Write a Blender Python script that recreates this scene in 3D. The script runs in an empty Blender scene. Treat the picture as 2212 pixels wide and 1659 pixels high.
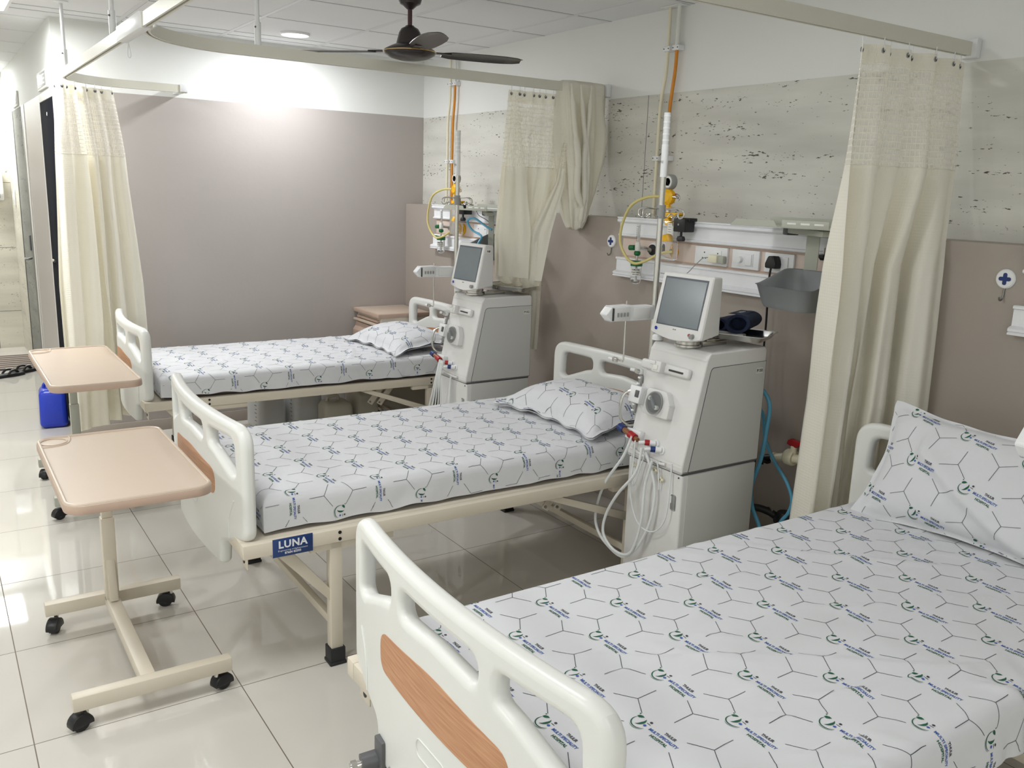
import bpy, bmesh, math, random
from mathutils import Vector, Matrix, noise
random.seed(7)
SC = bpy.context.scene
COL = SC.collection
PI = math.pi

# ---------------------------------------------------------------- camera, world, light, exposure
cam_d = bpy.data.cameras.new('camera')
cam = bpy.data.objects.new('camera', cam_d); COL.objects.link(cam)
SC.camera = cam
cam_d.sensor_width = 36.0
cam_d.lens = 1883.75 / 2212.0 * 36.0
cam_d.clip_start = 0.02
_rt = Vector((0.8327704, -0.5526684, 0.03242081)); _up = Vector((0.09366685, 0.1983722, 0.97564081)); _fw = Vector((0.54563723, 0.80944803, -0.2169652))
cam.matrix_world = Matrix(((_rt.x, _up.x, -_fw.x, 0.0), (_rt.y, _up.y, -_fw.y, 0.0), (_rt.z, _up.z, -_fw.z, 1.613), (0, 0, 0, 1)))

SC.view_settings.view_transform = 'Standard'
SC.view_settings.look = 'None'
SC.view_settings.exposure = 0.0
SC.view_settings.gamma = 1.0
SC.view_settings.use_curve_mapping = False

wd = bpy.data.worlds.new('world'); SC.world = wd
wd.use_nodes = True
wd.node_tree.nodes['Background'].inputs[0].default_value = (0.86, 0.9, 1.0, 1)
wd.node_tree.nodes['Background'].inputs[1].default_value = 0.35

ZC = 2.49          # ceiling height
def area_light(name, loc, size, power, color=(1, 0.985, 0.96), shape='SQUARE', sy=None, rot=(0, 0, 0), spread=180):
    l = bpy.data.lights.new(name, 'AREA'); l.energy = power; l.color = color; l.shape = shape; l.size = size
    if sy: l.shape = 'RECTANGLE'; l.size_y = sy
    l.spread = math.radians(spread)
    o = bpy.data.objects.new(name, l); COL.objects.link(o); o.location = loc; o.rotation_euler = rot
    return o
# ceiling lamps, seen, inferred and added: (x, y, power). The first is the downlight seen in the photograph.
DOWN = [(1.97, 5.38, 16), (1.97, 2.3, 3.5), (1.97, -0.3, 3)]
PANELS = [(0.19, 8.98, 30), (0.19, 5.50, 30), (0.19, 2.0, 19), (0.19, -1.5, 26), (-1.9, 5.5, 22), (-1.9, 2.0, 36), (-1.9, -1.0, 26)]  # the leftmost row is unseen, added out of view as fill light
for i, (x, y, p) in enumerate(DOWN):
    area_light('downlight_lamp', (x, y, ZC - 0.022), 0.16, p, (0.95, 0.97, 1.0), 'DISK')
for i, (x, y, p) in enumerate(PANELS):
    area_light('panel_lamp', (x, y, ZC - 0.03), 0.56, p, (0.985, 1.0, 0.985))

# ---------------------------------------------------------------- materials
def principled(name, col, rough=0.5, metal=0.0, spec=0.5, trans=0.0, coat=0.0, ior=1.45, alpha=1.0, sheen=0.0):
    m = bpy.data.materials.new(name); m.use_nodes = True
    b = m.node_tree.nodes['Principled BSDF']
    b.inputs['Base Color'].default_value = (*col, 1); b.inputs['Roughness'].default_value = rough
    b.inputs['Metallic'].default_value = metal; b.inputs['Specular IOR Level'].default_value = spec
    b.inputs['Transmission Weight'].default_value = trans; b.inputs['Coat Weight'].default_value = coat
    b.inputs['IOR'].default_value = ior; b.inputs['Alpha'].default_value = alpha
    b.inputs['Sheen Weight'].default_value = sheen
    return m
def nd(m, t, **kw):
    n = m.node_tree.nodes.new(t)
    for k, v in kw.items(): setattr(n, k, v)
    return n
def lk(m, a, b): m.node_tree.links.new(a, b)
def srgb(r, g, b):
    f = lambda c: (c / 255.0) / 12.92 if c / 255.0 <= 0.04045 else ((c / 255.0 + 0.055) / 1.055) ** 2.4
    return (f(r), f(g), f(b))
def noisy(name, col, rough=0.5, amt=0.06, scale=8.0, bump=0.0, bscale=60.0, coords='Object', **kw):
    """principled with a soft noise in value and an optional fine bump"""
    m = principled(name, col, rough, **kw); b = m.node_tree.nodes['Principled BSDF']
    tc = nd(m, 'ShaderNodeTexCoord'); n = nd(m, 'ShaderNodeTexNoise'); n.inputs['Scale'].default_value = scale; n.inputs['Detail'].default_value = 3
    lk(m, tc.outputs[coords], n.inputs['Vector'])
    mx = nd(m, 'ShaderNodeMix', data_type='RGBA'); mx.inputs['A'].default_value = (*[c * (1 - amt) for c in col], 1); mx.inputs['B'].default_value = (*[min(1, c * (1 + amt)) for c in col], 1)
    lk(m, n.outputs['Fac'], mx.inputs['Factor']); lk(m, mx.outputs['Result'], b.inputs['Base Color'])
    if bump > 0:
        n2 = nd(m, 'ShaderNodeTexNoise'); n2.inputs['Scale'].default_value = bscale; n2.inputs['Detail'].default_value = 2
        lk(m, tc.outputs[coords], n2.inputs['Vector'])
        bp = nd(m, 'ShaderNodeBump'); bp.inputs['Strength'].default_value = bump; bp.inputs['Distance'].default_value = 0.01
        lk(m, n2.outputs['Fac'], bp.inputs['Height']); lk(m, bp.outputs['Normal'], b.inputs['Normal'])
    return m

MAT = {}
MAT['paint_white'] = noisy('white wall paint', srgb(232, 233, 230), 0.7, 0.01, 3, 0.05, 40)
MAT['paint_taupe'] = noisy('taupe wall paint', srgb(178, 171, 167), 0.42, 0.02, 3, 0.08, 30)
MAT['ceiling'] = None
MAT['paint_dado'] = noisy('taupe dado paint', srgb(166, 156, 147), 0.45, 0.02, 3, 0.08, 30)
MAT['plastic_board'] = noisy('moulded off-white board plastic', srgb(226, 227, 223), 0.33, 0.015, 20, 0.02, 150)
MAT['wood_panel'] = None
MAT['frame_cream'] = noisy('cream powder coat', srgb(214, 205, 188), 0.38, 0.02, 12, 0.03, 200)
MAT['rubber'] = noisy('black rubber', srgb(38, 39, 41), 0.55, 0.08, 40)
MAT['table_peach'] = noisy('peach laminate', srgb(198, 180, 163), 0.36, 0.02, 15)
MAT['table_edge'] = noisy('peach edge', srgb(190, 165, 148), 0.4, 0.03, 30)
MAT['table_grey'] = noisy('grey green powder coat', srgb(178, 180, 168), 0.4, 0.02, 12)
MAT['machine_white'] = noisy('machine front plastic', srgb(224, 223, 221), 0.38, 0.01, 10)
MAT['machine_grey'] = noisy('machine side panel', srgb(203, 204, 200), 0.5, 0.015, 300, 0.05, 700)
MAT['seam'] = principled('dark panel seam', srgb(60, 60, 60), 0.7)
MAT['screen'] = noisy('switched off screen', srgb(120, 128, 132), 0.16, 0.04, 10)
MAT['screen_rim'] = principled('screen surround', srgb(88, 94, 102), 0.3)
MAT['chrome'] = principled('brushed steel', (0.62, 0.61, 0.58), 0.22, 1.0)
MAT['steel_dark'] = principled('dark steel', (0.30, 0.30, 0.30), 0.35, 1.0)
MAT['white_plastic'] = principled('white plastic', srgb(235, 236, 237), 0.35)
MAT['cream_plastic'] = principled('cream pvc', srgb(232, 226, 200), 0.35)
MAT['grey_plastic'] = noisy('grey bin plastic', srgb(136, 139, 141), 0.5, 0.03, 200, 0.05, 500)
MAT['black_plastic'] = principled('black plastic', srgb(26, 26, 28), 0.4)
MAT['grey_mid'] = principled('mid grey plastic', srgb(150, 150, 148), 0.4)
MAT['dark_grey'] = principled('dark grey plastic', srgb(92, 93, 95), 0.45)
MAT['red'] = principled('red plastic', srgb(165, 32, 38), 0.35)
MAT['blue'] = principled('blue plastic', srgb(30, 52, 112), 0.35)
MAT['blue_can'] = noisy('blue canister plastic', srgb(44, 66, 190), 0.3, 0.05, 10)
MAT['yellow'] = principled('yellow plastic', srgb(240, 184, 20), 0.35)
MAT['green'] = principled('green plastic', srgb(16, 104, 56), 0.35)
MAT['orange'] = noisy('orange tube', srgb(214, 138, 40), 0.4, 0.1, 30)
MAT['tube_yellow'] = principled('yellowed silicone tube', srgb(226, 212, 140), 0.3, trans=0.15)
MAT['tube_blue'] = principled('light blue hose', srgb(98, 172, 205), 0.3)
MAT['tube_clear'] = principled('translucent tube', srgb(240, 243, 243), 0.25, trans=0.15)
MAT['glass'] = principled('clear plastic', (0.97, 0.98, 0.98), 0.05, trans=0.95, ior=1.25)
MAT['navy'] = noisy('navy cloth', srgb(24, 34, 60), 0.85, 0.15, 90, 0.2, 300)
MAT['brown'] = principled('amber core', srgb(150, 100, 62), 0.3, trans=0.2)
MAT['unit_peach'] = noisy('peach panel', srgb(222, 204, 193), 0.45, 0.02, 10)
MAT['alu_white'] = principled('white coated aluminium', srgb(238, 239, 242), 0.35)
MAT['rail'] = noisy('cream curtain rail', srgb(220, 218, 205), 0.4, 0.02, 10)
MAT['track_slot'] = principled('track slot', srgb(120, 112, 100), 0.6)
MAT['fan_dark'] = noisy('dark fan enamel', srgb(52, 46, 46), 0.25, 0.06, 20)
MAT['fan_rod'] = principled('maroon rod', srgb(72, 40, 44), 0.3)
MAT['brass'] = principled('brass ring', (0.65, 0.45, 0.18), 0.25, 1.0)
MAT['jerry'] = noisy('translucent white canister', srgb(214, 215, 214), 0.45, 0.03, 6, trans=0.0)
MAT['jerry_old'] = noisy('yellowed canister', srgb(205, 200, 184), 0.45, 0.04, 6)
MAT['luna_blue'] = noisy('blue sticker', srgb(36, 62, 116), 0.3, 0.04, 30)
MAT['ink_white'] = principled('white print', srgb(230, 232, 235), 0.5)
MAT['ink_blue'] = principled('blue print', srgb(66, 98, 172), 0.8)
MAT['ink_green'] = principled('green print', srgb(34, 92, 68), 0.8)
MAT['ink_dark'] = principled('dark print', srgb(66, 68, 76), 0.8)
MAT['ink_navy'] = principled('logo blue', srgb(38, 58, 170), 0.5)
MAT['ink_black'] = principled('black print', srgb(30, 30, 30), 0.6)
MAT['label_white'] = principled('paper label', srgb(228, 228, 222), 0.6)
MAT['mattress'] = noisy('brown mattress cover', srgb(92, 76, 68), 0.6, 0.05, 20)
MAT['hose_black'] = principled('black hose', srgb(34, 34, 36), 0.45)
MAT['doorway_dark'] = principled('dark doorway fill', srgb(30, 31, 38), 0.9, spec=0.05)  # near-black, matt: darkness of the open doorway put into the colour
MAT['door_frame'] = principled('white door frame', srgb(222, 220, 214), 0.5)
MAT['mat_fabric'] = None
MAT['lamp'] = None

def emission(name, col, s):
    m = bpy.data.materials.new(name); m.use_nodes = True; nt = m.node_tree
    nt.nodes.remove(nt.nodes['Principled BSDF'])
    e = nd(m, 'ShaderNodeEmission'); e.inputs[0].default_value = (*col, 1); e.inputs[1].default_value = s
    lk(m, e.outputs[0], nt.nodes['Material Output'].inputs[0]); return m
MAT['lamp'] = emission('lit diffuser', (0.96, 0.97, 1.0), 6.0)
MAT['ceiling'] = noisy('matt ceiling tile', srgb(232, 233, 234), 0.8, 0.01, 6, 0.05, 120)
MAT['grid'] = principled('ceiling grid', srgb(222, 222, 224), 0.5)
MAT['gridline'] = principled('ceiling gap', srgb(105, 106, 108), 0.8)

def floor_mat():
    m = principled('glossy cream vitrified tile', srgb(214, 207, 196), 0.07, spec=0.45); b = m.node_tree.nodes['Principled BSDF']
    tc = nd(m, 'ShaderNodeTexCoord'); mp = nd(m, 'ShaderNodeMapping'); mp.inputs['Location'].default_value = (-0.7284 + 6.0, -2.604 + 6.0, 0)
    lk(m, tc.outputs['Object'], mp.inputs['Vector'])
    br = nd(m, 'ShaderNodeTexBrick'); br.offset = 0.0; br.squash = 1.0
    for k, v in (('Scale', 1.0), ('Brick Width', 0.6), ('Row Height', 0.6), ('Mortar Size', 0.0018), ('Mortar Smooth', 0.2)): br.inputs[k].default_value = v
    br.inputs['Color1'].default_value = (*srgb(208, 204, 196), 1); br.inputs['Color2'].default_value = (*srgb(212, 208, 201), 1); br.inputs['Mortar'].default_value = (*srgb(118, 106, 96), 1)
    lk(m, mp.outputs['Vector'], br.inputs['Vector'])
    n = nd(m, 'ShaderNodeTexNoise'); n.inputs['Scale'].default_value = 2.2; n.inputs['Detail'].default_value = 4; lk(m, tc.outputs['Object'], n.inputs['Vector'])
    mx = nd(m, 'ShaderNodeMix', data_type='RGBA', blend_type='MULTIPLY'); mx.inputs['Factor'].default_value = 1.0
    cr = nd(m, 'ShaderNodeValToRGB'); cr.color_ramp.elements[0].color = (0.93, 0.93, 0.92, 1); cr.color_ramp.elements[1].color = (1, 1, 1, 1)
    lk(m, n.outputs['Fac'], cr.inputs['Fac']); lk(m, br.outputs['Color'], mx.inputs['A']); lk(m, cr.outputs['Color'], mx.inputs['B']); lk(m, mx.outputs['Result'], b.inputs['Base Color'])
    mr = nd(m, 'ShaderNodeMapRange'); mr.inputs['To Min'].default_value = 0.035; mr.inputs['To Max'].default_value = 0.6
    lk(m, br.outputs['Fac'], mr.inputs['Value']); lk(m, mr.outputs['Result'], b.inputs['Roughness'])
    bp = nd(m, 'ShaderNodeBump', invert=True); bp.inputs['Strength'].default_value = 0.3; bp.inputs['Distance'].default_value = 0.002
    lk(m, br.outputs['Fac'], bp.inputs['Height']); lk(m, bp.outputs['Normal'], b.inputs['Normal'])
    return m
MAT['floor'] = floor_mat()

def travertine(name, base, dark, joints_axis):
    """banded grey-beige stone with flat elongated dark pits; joints every 1.2 m along the wall and at chosen heights"""
    m = principled(name, base, 0.42, spec=0.35); b = m.node_tree.nodes['Principled BSDF']
    tc = nd(m, 'ShaderNodeTexCoord')
    def noise_(sc, scale, detail=3, rough=0.5):
        mp = nd(m, 'ShaderNodeMapping'); mp.inputs['Scale'].default_value = sc; lk(m, tc.outputs['Object'], mp.inputs['Vector'])
        n = nd(m, 'ShaderNodeTexNoise'); n.inputs['Scale'].default_value = scale; n.inputs['Detail'].default_value = detail; n.inputs['Roughness'].default_value = rough
        lk(m, mp.outputs['Vector'], n.inputs['Vector']); return n
    n1 = noise_((1, 1, 7), 1.3, 5)
    cr = nd(m, 'ShaderNodeValToRGB'); cr.color_ramp.elements[0].position = 0.3; cr.color_ramp.elements[1].position = 0.7
    cr.color_ramp.elements[0].color = (*[c * 0.86 for c in base], 1); cr.color_ramp.elements[1].color = (*[min(1, c * 1.1) for c in base], 1)
    lk(m, n1.outputs['Fac'], cr.inputs['Fac'])
    # pits: fine noise stretched sideways, gated by a broad band noise
    n2 = noise_((1, 0.8, 3.0), 42, 3, 0.6); n3 = noise_((1, 1, 9.0), 2.4, 4, 0.6)
    r3 = nd(m, 'ShaderNodeMapRange'); r3.inputs['From Min'].default_value = 0.46; r3.inputs['From Max'].default_value = 0.66; r3.inputs['To Min'].default_value = -0.03; r3.inputs['To Max'].default_value = 0.10
    lk(m, n3.outputs['Fac'], r3.inputs['Value'])
    ad = nd(m, 'ShaderNodeMath', operation='ADD'); lk(m, n2.outputs['Fac'], ad.inputs[0]); lk(m, r3.outputs['Result'], ad.inputs[1])
    r2 = nd(m, 'ShaderNodeMapRange'); r2.inputs['From Min'].default_value = 0.672; r2.inputs['From Max'].default_value = 0.70
    lk(m, ad.outputs[0], r2.inputs['Value'])
    mx = nd(m, 'ShaderNodeMix', data_type='RGBA'); lk(m, r2.outputs['Result'], mx.inputs['Factor']); lk(m, cr.outputs['Color'], mx.inputs['A']); mx.inputs['B'].default_value = (*dark, 1)
    lk(m, mx.outputs['Result'], b.inputs['Base Color'])
    bp = nd(m, 'ShaderNodeBump', invert=True); bp.inputs['Strength'].default_value = 0.5; bp.inputs['Distance'].default_value = 0.003
    lk(m, r2.outputs['Result'], bp.inputs['Height']); lk(m, bp.outputs['Normal'], b.inputs['Normal'])
    return m
MAT['travertine'] = travertine('travertine cladding', srgb(214, 213, 205), srgb(88, 84, 76), 1)
MAT['travertine_pale'] = travertine('pale travertine tiling', srgb(214, 210, 196), srgb(100, 94, 80), 0)

MAT['door_stone'] = travertine('stone-look door', srgb(150, 150, 144), srgb(70, 68, 62), 0)
MAT['door_stone'].node_tree.nodes['Principled BSDF'].inputs['Specular IOR Level'].default_value = 0.05; MAT['door_stone'].node_tree.nodes['Principled BSDF'].inputs['Roughness'].default_value = 0.9
def wood_mat():
    m = principled('beech print laminate', srgb(196, 146, 108), 0.45); b = m.node_tree.nodes['Principled BSDF']
    tc = nd(m, 'ShaderNodeTexCoord'); mp = nd(m, 'ShaderNodeMapping'); mp.inputs['Scale'].default_value = (1, 2.5, 60); lk(m, tc.outputs['Object'], mp.inputs['Vector'])
    n = nd(m, 'ShaderNodeTexNoise'); n.inputs['Scale'].default_value = 3.5; n.inputs['Detail'].default_value = 5; lk(m, mp.outputs['Vector'], n.inputs['Vector'])
    cr = nd(m, 'ShaderNodeValToRGB'); cr.color_ramp.elements[0].position = 0.3; cr.color_ramp.elements[1].position = 0.72
    cr.color_ramp.elements[0].color = (*srgb(178, 124, 88), 1); cr.color_ramp.elements[1].color = (*srgb(204, 155, 117), 1)
    lk(m, n.outputs['Fac'], cr.inputs['Fac']); lk(m, cr.outputs['Color'], b.inputs['Base Color']); return m
MAT['wood_panel'] = wood_mat()

def fabric(name, col, rough=0.9, bump=0.15, scale=900):
    m = principled(name, col, rough, spec=0.2, sheen=0.15); b = m.node_tree.nodes['Principled BSDF']
    tc = nd(m, 'ShaderNodeTexCoord'); n = nd(m, 'ShaderNodeTexNoise'); n.inputs['Scale'].default_value = 9; n.inputs['Detail'].default_value = 3
    lk(m, tc.outputs['Object'], n.inputs['Vector'])
    bp = nd(m, 'ShaderNodeBump'); bp.inputs['Strength'].default_value = bump; bp.inputs['Distance'].default_value = 0.02
    lk(m, n.outputs['Fac'], bp.inputs['Height']); lk(m, bp.outputs['Normal'], b.inputs['Normal']); return m
MAT['sheet'] = fabric('white cotton sheet', srgb(216, 217, 220), 0.85, 0.10)

def curtain_mat(name, mesh=False):
    """cream cloth that lets light through; the top band is an open square net laid out in cloth coordinates (uv in metres)"""
    m = bpy.data.materials.new(name); m.use_nodes = True; nt = m.node_tree
    b = nt.nodes['Principled BSDF']; out = nt.nodes['Material Output']
    col = srgb(250, 248, 238)
    b.inputs['Base Color'].default_value = (*col, 1); b.inputs['Roughness'].default_value = 0.75; b.inputs['Sheen Weight'].default_value = 0.2; b.inputs['Specular IOR Level'].default_value = 0.25
    tr = nd(m, 'ShaderNodeBsdfTranslucent'); tr.inputs['Color'].default_value = (*srgb(252, 244, 218), 1)
    ms = nd(m, 'ShaderNodeMixShader'); ms.inputs[0].default_value = 0.26
    lk(m, b.outputs[0], ms.inputs[1]); lk(m, tr.outputs[0], ms.inputs[2])
    uv = nd(m, 'ShaderNodeUVMap'); uv.uv_map = 'UVMap'
    sep = nd(m, 'ShaderNodeSeparateXYZ'); lk(m, uv.outputs[0], sep.inputs[0])
    def math_(op, a, b_=None, c=None):
        n = nd(m, 'ShaderNodeMath', operation=op)
        for i, v in enumerate((a, b_, c)):
            if v is None: continue
            if isinstance(v, (int, float)): n.inputs[i].default_value = v
            else: lk(m, v, n.inputs[i])
        return n.outputs[0]
    U, V = sep.outputs[0], sep.outputs[1]
    if mesh:
        fu = math_('FRACT', math_('MULTIPLY', U, 1 / 0.021)); fv = math_('FRACT', math_('MULTIPLY', V, 1 / 0.021))
        lu = math_('LESS_THAN', fu, 0.20); lv = math_('LESS_THAN', fv, 0.22)
        fac = math_('MAXIMUM', lu, lv)
        fac = math_('MULTIPLY_ADD', fac, 0.45, 0.53)
        tp = nd(m, 'ShaderNodeBsdfTransparent'); m2 = nd(m, 'ShaderNodeMixShader')
        lk(m, fac, m2.inputs[0]); lk(m, tp.outputs[0], m2.inputs[1]); lk(m, ms.outputs[0], m2.inputs[2]); lk(m, m2.outputs[0], out.inputs[0])
    else:
        # diamond weave
        a = math_('SINE', math_('MULTIPLY', math_('ADD', U, V), 300.0)); c = math_('SINE', math_('MULTIPLY', math_('SUBTRACT', U, V), 300.0))
        h = math_('MULTIPLY', a, c)
        bp = nd(m, 'ShaderNodeBump'); bp.inputs['Strength'].default_value = 0.22; bp.inputs['Distance'].default_value = 0.002
        lk(m, h, bp.inputs['Height']); lk(m, bp.outputs['Normal'], b.inputs['Normal'])
        lk(m, ms.outputs[0], out.inputs[0])
    return m
MAT['curtain'] = curtain_mat('cream curtain cloth')
MAT['curtain_net'] = curtain_mat('cream curtain net', True)

def stripes_mat():
    m = principled('striped mat', srgb(90, 78, 74), 0.95); b = m.node_tree.nodes['Principled BSDF']
    tc = nd(m, 'ShaderNodeTexCoord'); w = nd(m, 'ShaderNodeTexWave', bands_direction='Y'); w.inputs['Scale'].default_value = 3.6; w.inputs['Distortion'].default_value = 0.4
    lk(m, tc.outputs['Object'], w.inputs['Vector'])
    cr = nd(m, 'ShaderNodeValToRGB'); cr.color_ramp.elements[0].color = (*srgb(70, 60, 60), 1); cr.color_ramp.elements[1].color = (*srgb(176, 164, 152), 1)
    lk(m, w.outputs['Fac'], cr.inputs['Fac']); lk(m, cr.outputs['Color'], b.inputs['Base Color']); return m
MAT['mat_fabric'] = stripes_mat()

# ---------------------------------------------------------------- mesh helpers
class MB:
    """collects geometry for ONE mesh object"""
    def __init__(s): s.v = []; s.f = []; s.m = []; s.mats = []; s.uv = {}
    def mi(s, mat):
        if mat not in s.mats: s.mats.append(mat)
        return s.mats.index(mat)
    def add(s, vs, fs, mat='paint_white', M=None):
        o = len(s.v); k = s.mi(mat)
        for p in vs:
            p = Vector(p); s.v.append(tuple(M @ p) if M else tuple(p))
        for f in fs: s.f.append(tuple(i + o for i in f)); s.m.append(k)
        return o
    def addbm(s, bm, mat, M=None):
        bm.verts.ensure_lookup_table(); bm.verts.index_update()
        s.add([v.co.copy() for v in bm.verts], [[v.index for v in f.verts] for f in bm.faces], mat, M); bm.free()
    def box(s, a, b, mat='paint_white', bev=0.0, seg=2, M=None):
        a, b = [min(p, q) for p, q in zip(a, b)], [max(p, q) for p, q in zip(a, b)]
        bm = bmesh.new(); bmesh.ops.create_cube(bm, size=1)
        for v in bm.verts: v.co = Vector([(a[i] + b[i]) / 2 + v.co[i] * (b[i] - a[i]) for i in range(3)])
        if bev > 0:
            bev = min(bev, 0.49 * min(b[i] - a[i] for i in range(3)))
            bmesh.ops.bevel(bm, geom=list(bm.edges), offset=bev, segments=seg, profile=0.5, affect='EDGES')
        s.addbm(bm, mat, M); return s
    def cyl(s, p, q, r, mat='chrome', n=16, r2=None, cap=True, M=None):
        p, q = Vector(p), Vector(q); r2 = r if r2 is None else r2
        d = (q - p).normalized(); a = d.orthogonal().normalized(); b = d.cross(a)
        vs = []; 
        for c, rr in ((p, r), (q, r2)):
            for i in range(n):
                t = 2 * PI * i / n; vs.append(c + (a * math.cos(t) + b * math.sin(t)) * rr)
        fs = [[i, (i + 1) % n, n + (i + 1) % n, n + i] for i in range(n)]
        if cap: fs += [list(range(n))[::-1], list(range(n, 2 * n))]
        s.add(vs, fs, mat, M); return s
    def lathe(s, prof, mat, n=32, c=(0, 0, 0), axis='z', M=None):
        """prof = [(r, h)], round the axis through c"""
        vs = []; fs = []
        for r, h in prof:
            for i in range(n):
                t = 2 * PI * i / n; x, y = r * math.cos(t), r * math.sin(t)
                p = {'z': (x, y, h), 'x': (h, x, y), 'y': (y, h, x)}[axis]
                vs.append(Vector(p) + Vector(c))
        k = len(prof)
        for j in range(k - 1):
            for i in range(n): fs.append([j * n + i, j * n + (i + 1) % n, (j + 1) * n + (i + 1) % n, (j + 1) * n + i])
        if prof[0][0] > 1e-6: fs.append(list(range(n))[::-1])
        if prof[-1][0] > 1e-6: fs.append([(k - 1) * n + i for i in range(n)])
        s.add(vs, fs, mat, M); return s
    def tube(s, pts, r, mat, n=10, smooth=6, closed=False, M=None, flat=None):
        P = spline(pts, smooth) if smooth > 1 else [Vector(p) for p in pts]
        vs = []; fs = []; up = None; k = len(P)
        rr = r if isinstance(r, (list, tuple)) else None
        for i, p in enumerate(P):
            t = (P[min(i + 1, k - 1)] - P[max(i - 1, 0)]).normalized()
            if up is None: up = t.orthogonal().normalized()
            up = (up - t * up.dot(t)); up = up.normalized() if up.length > 1e-6 else t.orthogonal().normalized()
            b = t.cross(up); R = rr[min(len(rr) - 1, int(i / max(1, k - 1) * (len(rr) - 1) + .5))] if rr else r
            for j in range(n):
                a = 2 * PI * j / n; vs.append(p + (up * math.cos(a) + b * math.sin(a)) * R)
        for i in range(k - 1):
            for j in range(n): fs.append([i * n + j, i * n + (j + 1) % n, (i + 1) * n + (j + 1) % n, (i + 1) * n + j])
        fs += [list(range(n))[::-1], [(k - 1) * n + j for j in range(n)]]
        s.add(vs, fs, mat, M); return s
    def sweep(s, prof, pts, mat, M=None):
        """profile [(sideways, up)] swept along a horizontal polyline"""
        P = [Vector(p) for p in pts]; k = len(P); n = len(prof); vs = []; fs = []
        for i, p in enumerate(P):
            t1 = (P[i] - P[i - 1]).normalized() if i else (P[1] - P[0]).normalized()
            t2 = (P[i + 1] - P[i]).normalized() if i < k - 1 else t1
            t = (t1 + t2).normalized(); sd = Vector((t.y, -t.x, 0)) / max(0.3, t.dot(t1))
            for a, h in prof: vs.append(p + sd * a + Vector((0, 0, h)))
        for i in range(k - 1):
            for j in range(n): fs.append([i * n + j, i * n + (j + 1) % n, (i + 1) * n + (j + 1) % n, (i + 1) * n + j])
        fs += [list(range(n))[::-1], [(k - 1) * n + j for j in range(n)]]
        s.add(vs, fs, mat, M); return s
    def prism(s, poly, h0, h1, mat, plane='xy', bev=0.0, seg=2, M=None):
        bm = bmesh.new()
        mp = {'xy': lambda a, b, h: (a, b, h), 'xz': lambda a, b, h: (a, h, b), 'yz': lambda a, b, h: (h, a, b)}[plane]
        vs = [bm.verts.new(mp(a, b, h0)) for a, b in poly]; f = bm.faces.new(vs)
        r = bmesh.ops.extrude_face_region(bm, geom=[f]); 
        d = Vector(mp(0, 0, h1)) - Vector(mp(0, 0, h0))
        for g in r['geom']:
            if isinstance(g, bmesh.types.BMVert): g.co += d
        bmesh.ops.recalc_face_normals(bm, faces=bm.faces)
        if bev > 0: bmesh.ops.bevel(bm, geom=list(bm.edges), offset=bev, segments=seg, profile=0.5, affect='EDGES')
        s.addbm(bm, mat, M); return s
    def ball(s, c, r, mat, n=16, sc=(1, 1, 1), M=None):
        bm = bmesh.new(); bmesh.ops.create_uvsphere(bm, u_segments=n, v_segments=max(6, n // 2), radius=1)
        for v in bm.verts: v.co = Vector((c[0] + v.co.x * r * sc[0], c[1] + v.co.y * r * sc[1], c[2] + v.co.z * r * sc[2]))
        s.addbm(bm, mat, M); return s
    def build(s, name, parent=None, loc=None, rot=None, smooth=True, angle=35, wn=False):
        me = bpy.data.meshes.new(name); me.from_pydata(s.v, [], s.f); me.update()
        for k in s.mats: me.materials.append(MAT[k])
        for p, k in zip(me.polygons, s.m): p.material_index = k
        bm = bmesh.new(); bm.from_mesh(me); bmesh.ops.recalc_face_normals(bm, faces=bm.faces) if not s.uv else None; bm.to_mesh(me); bm.free()
        if smooth:
            for p in me.polygons: p.use_smooth = True
            me.set_sharp_from_angle(angle=math.radians(angle))
        if s.uv:
            uvl = me.uv_layers.new(name='UVMap')
            for lp in me.loops:
                if lp.vertex_index in s.uv: uvl.data[lp.index].uv = s.uv[lp.vertex_index]
        o = bpy.data.objects.new(name, me); COL.objects.link(o)
        if parent: o.parent = parent
        if loc: o.location = loc
        if rot: o.rotation_euler = rot
        if wn:
            w = o.modifiers.new('wn', 'WEIGHTED_NORMAL'); w.keep_sharp = True; w.weight = 60
        return o
def spline(pts, k=6):
    P = [Vector(p) for p in pts]
    if len(P) < 3: return P
    out = []
    for i in range(len(P) - 1):
        a = P[max(0, i - 1)]; b = P[i]; c = P[i + 1]; d = P[min(len(P) - 1, i + 2)]
        for j in range(k):
            t = j / k; out.append(0.5 * ((2 * b) + (c - a) * t + (2 * a - 5 * b + 4 * c - d) * t * t + (-a + 3 * b - 3 * c + d) * t ** 3))
    out.append(P[-1]); return out
def lerp_path(pts, t):
    """point at parameter t (0..1) on polyline by length"""
    P = [Vector(p) for p in pts]; L = [0]
    for a, b in zip(P, P[1:]): L.append(L[-1] + (b - a).length)
    d = max(0, min(1, t)) * L[-1]
    for i in range(len(P) - 1):
        if d <= L[i + 1] + 1e-9:
            return P[i].lerp(P[i + 1], (d - L[i]) / max(1e-9, L[i + 1] - L[i]))
    return P[-1]
def thing(name, label, cat, loc=(0, 0, 0), rotz=0.0, group=None):
    o = bpy.data.objects.new(name, None); COL.objects.link(o); o.location = loc; o.rotation_euler = (0, 0, rotz); o.empty_display_size = 0.1
    o['label'] = label; o['category'] = cat
    if group: o['group'] = group
    return o
def tag(o, label, cat, group=None):
    o['label'] = label; o['category'] = cat
    if group: o['group'] = group
    return o
def struct(o): o['kind'] = 'structure'; return o
def copy_tree(o, parent=None):
    c = o.copy(); COL.objects.link(c)
    if parent: c.parent = parent
    for ch in list(o.children): copy_tree(ch, c)
    return c
def relabel(o, label, loc=None):
    o['label'] = label
    if loc: o.location = loc
    return o
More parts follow.
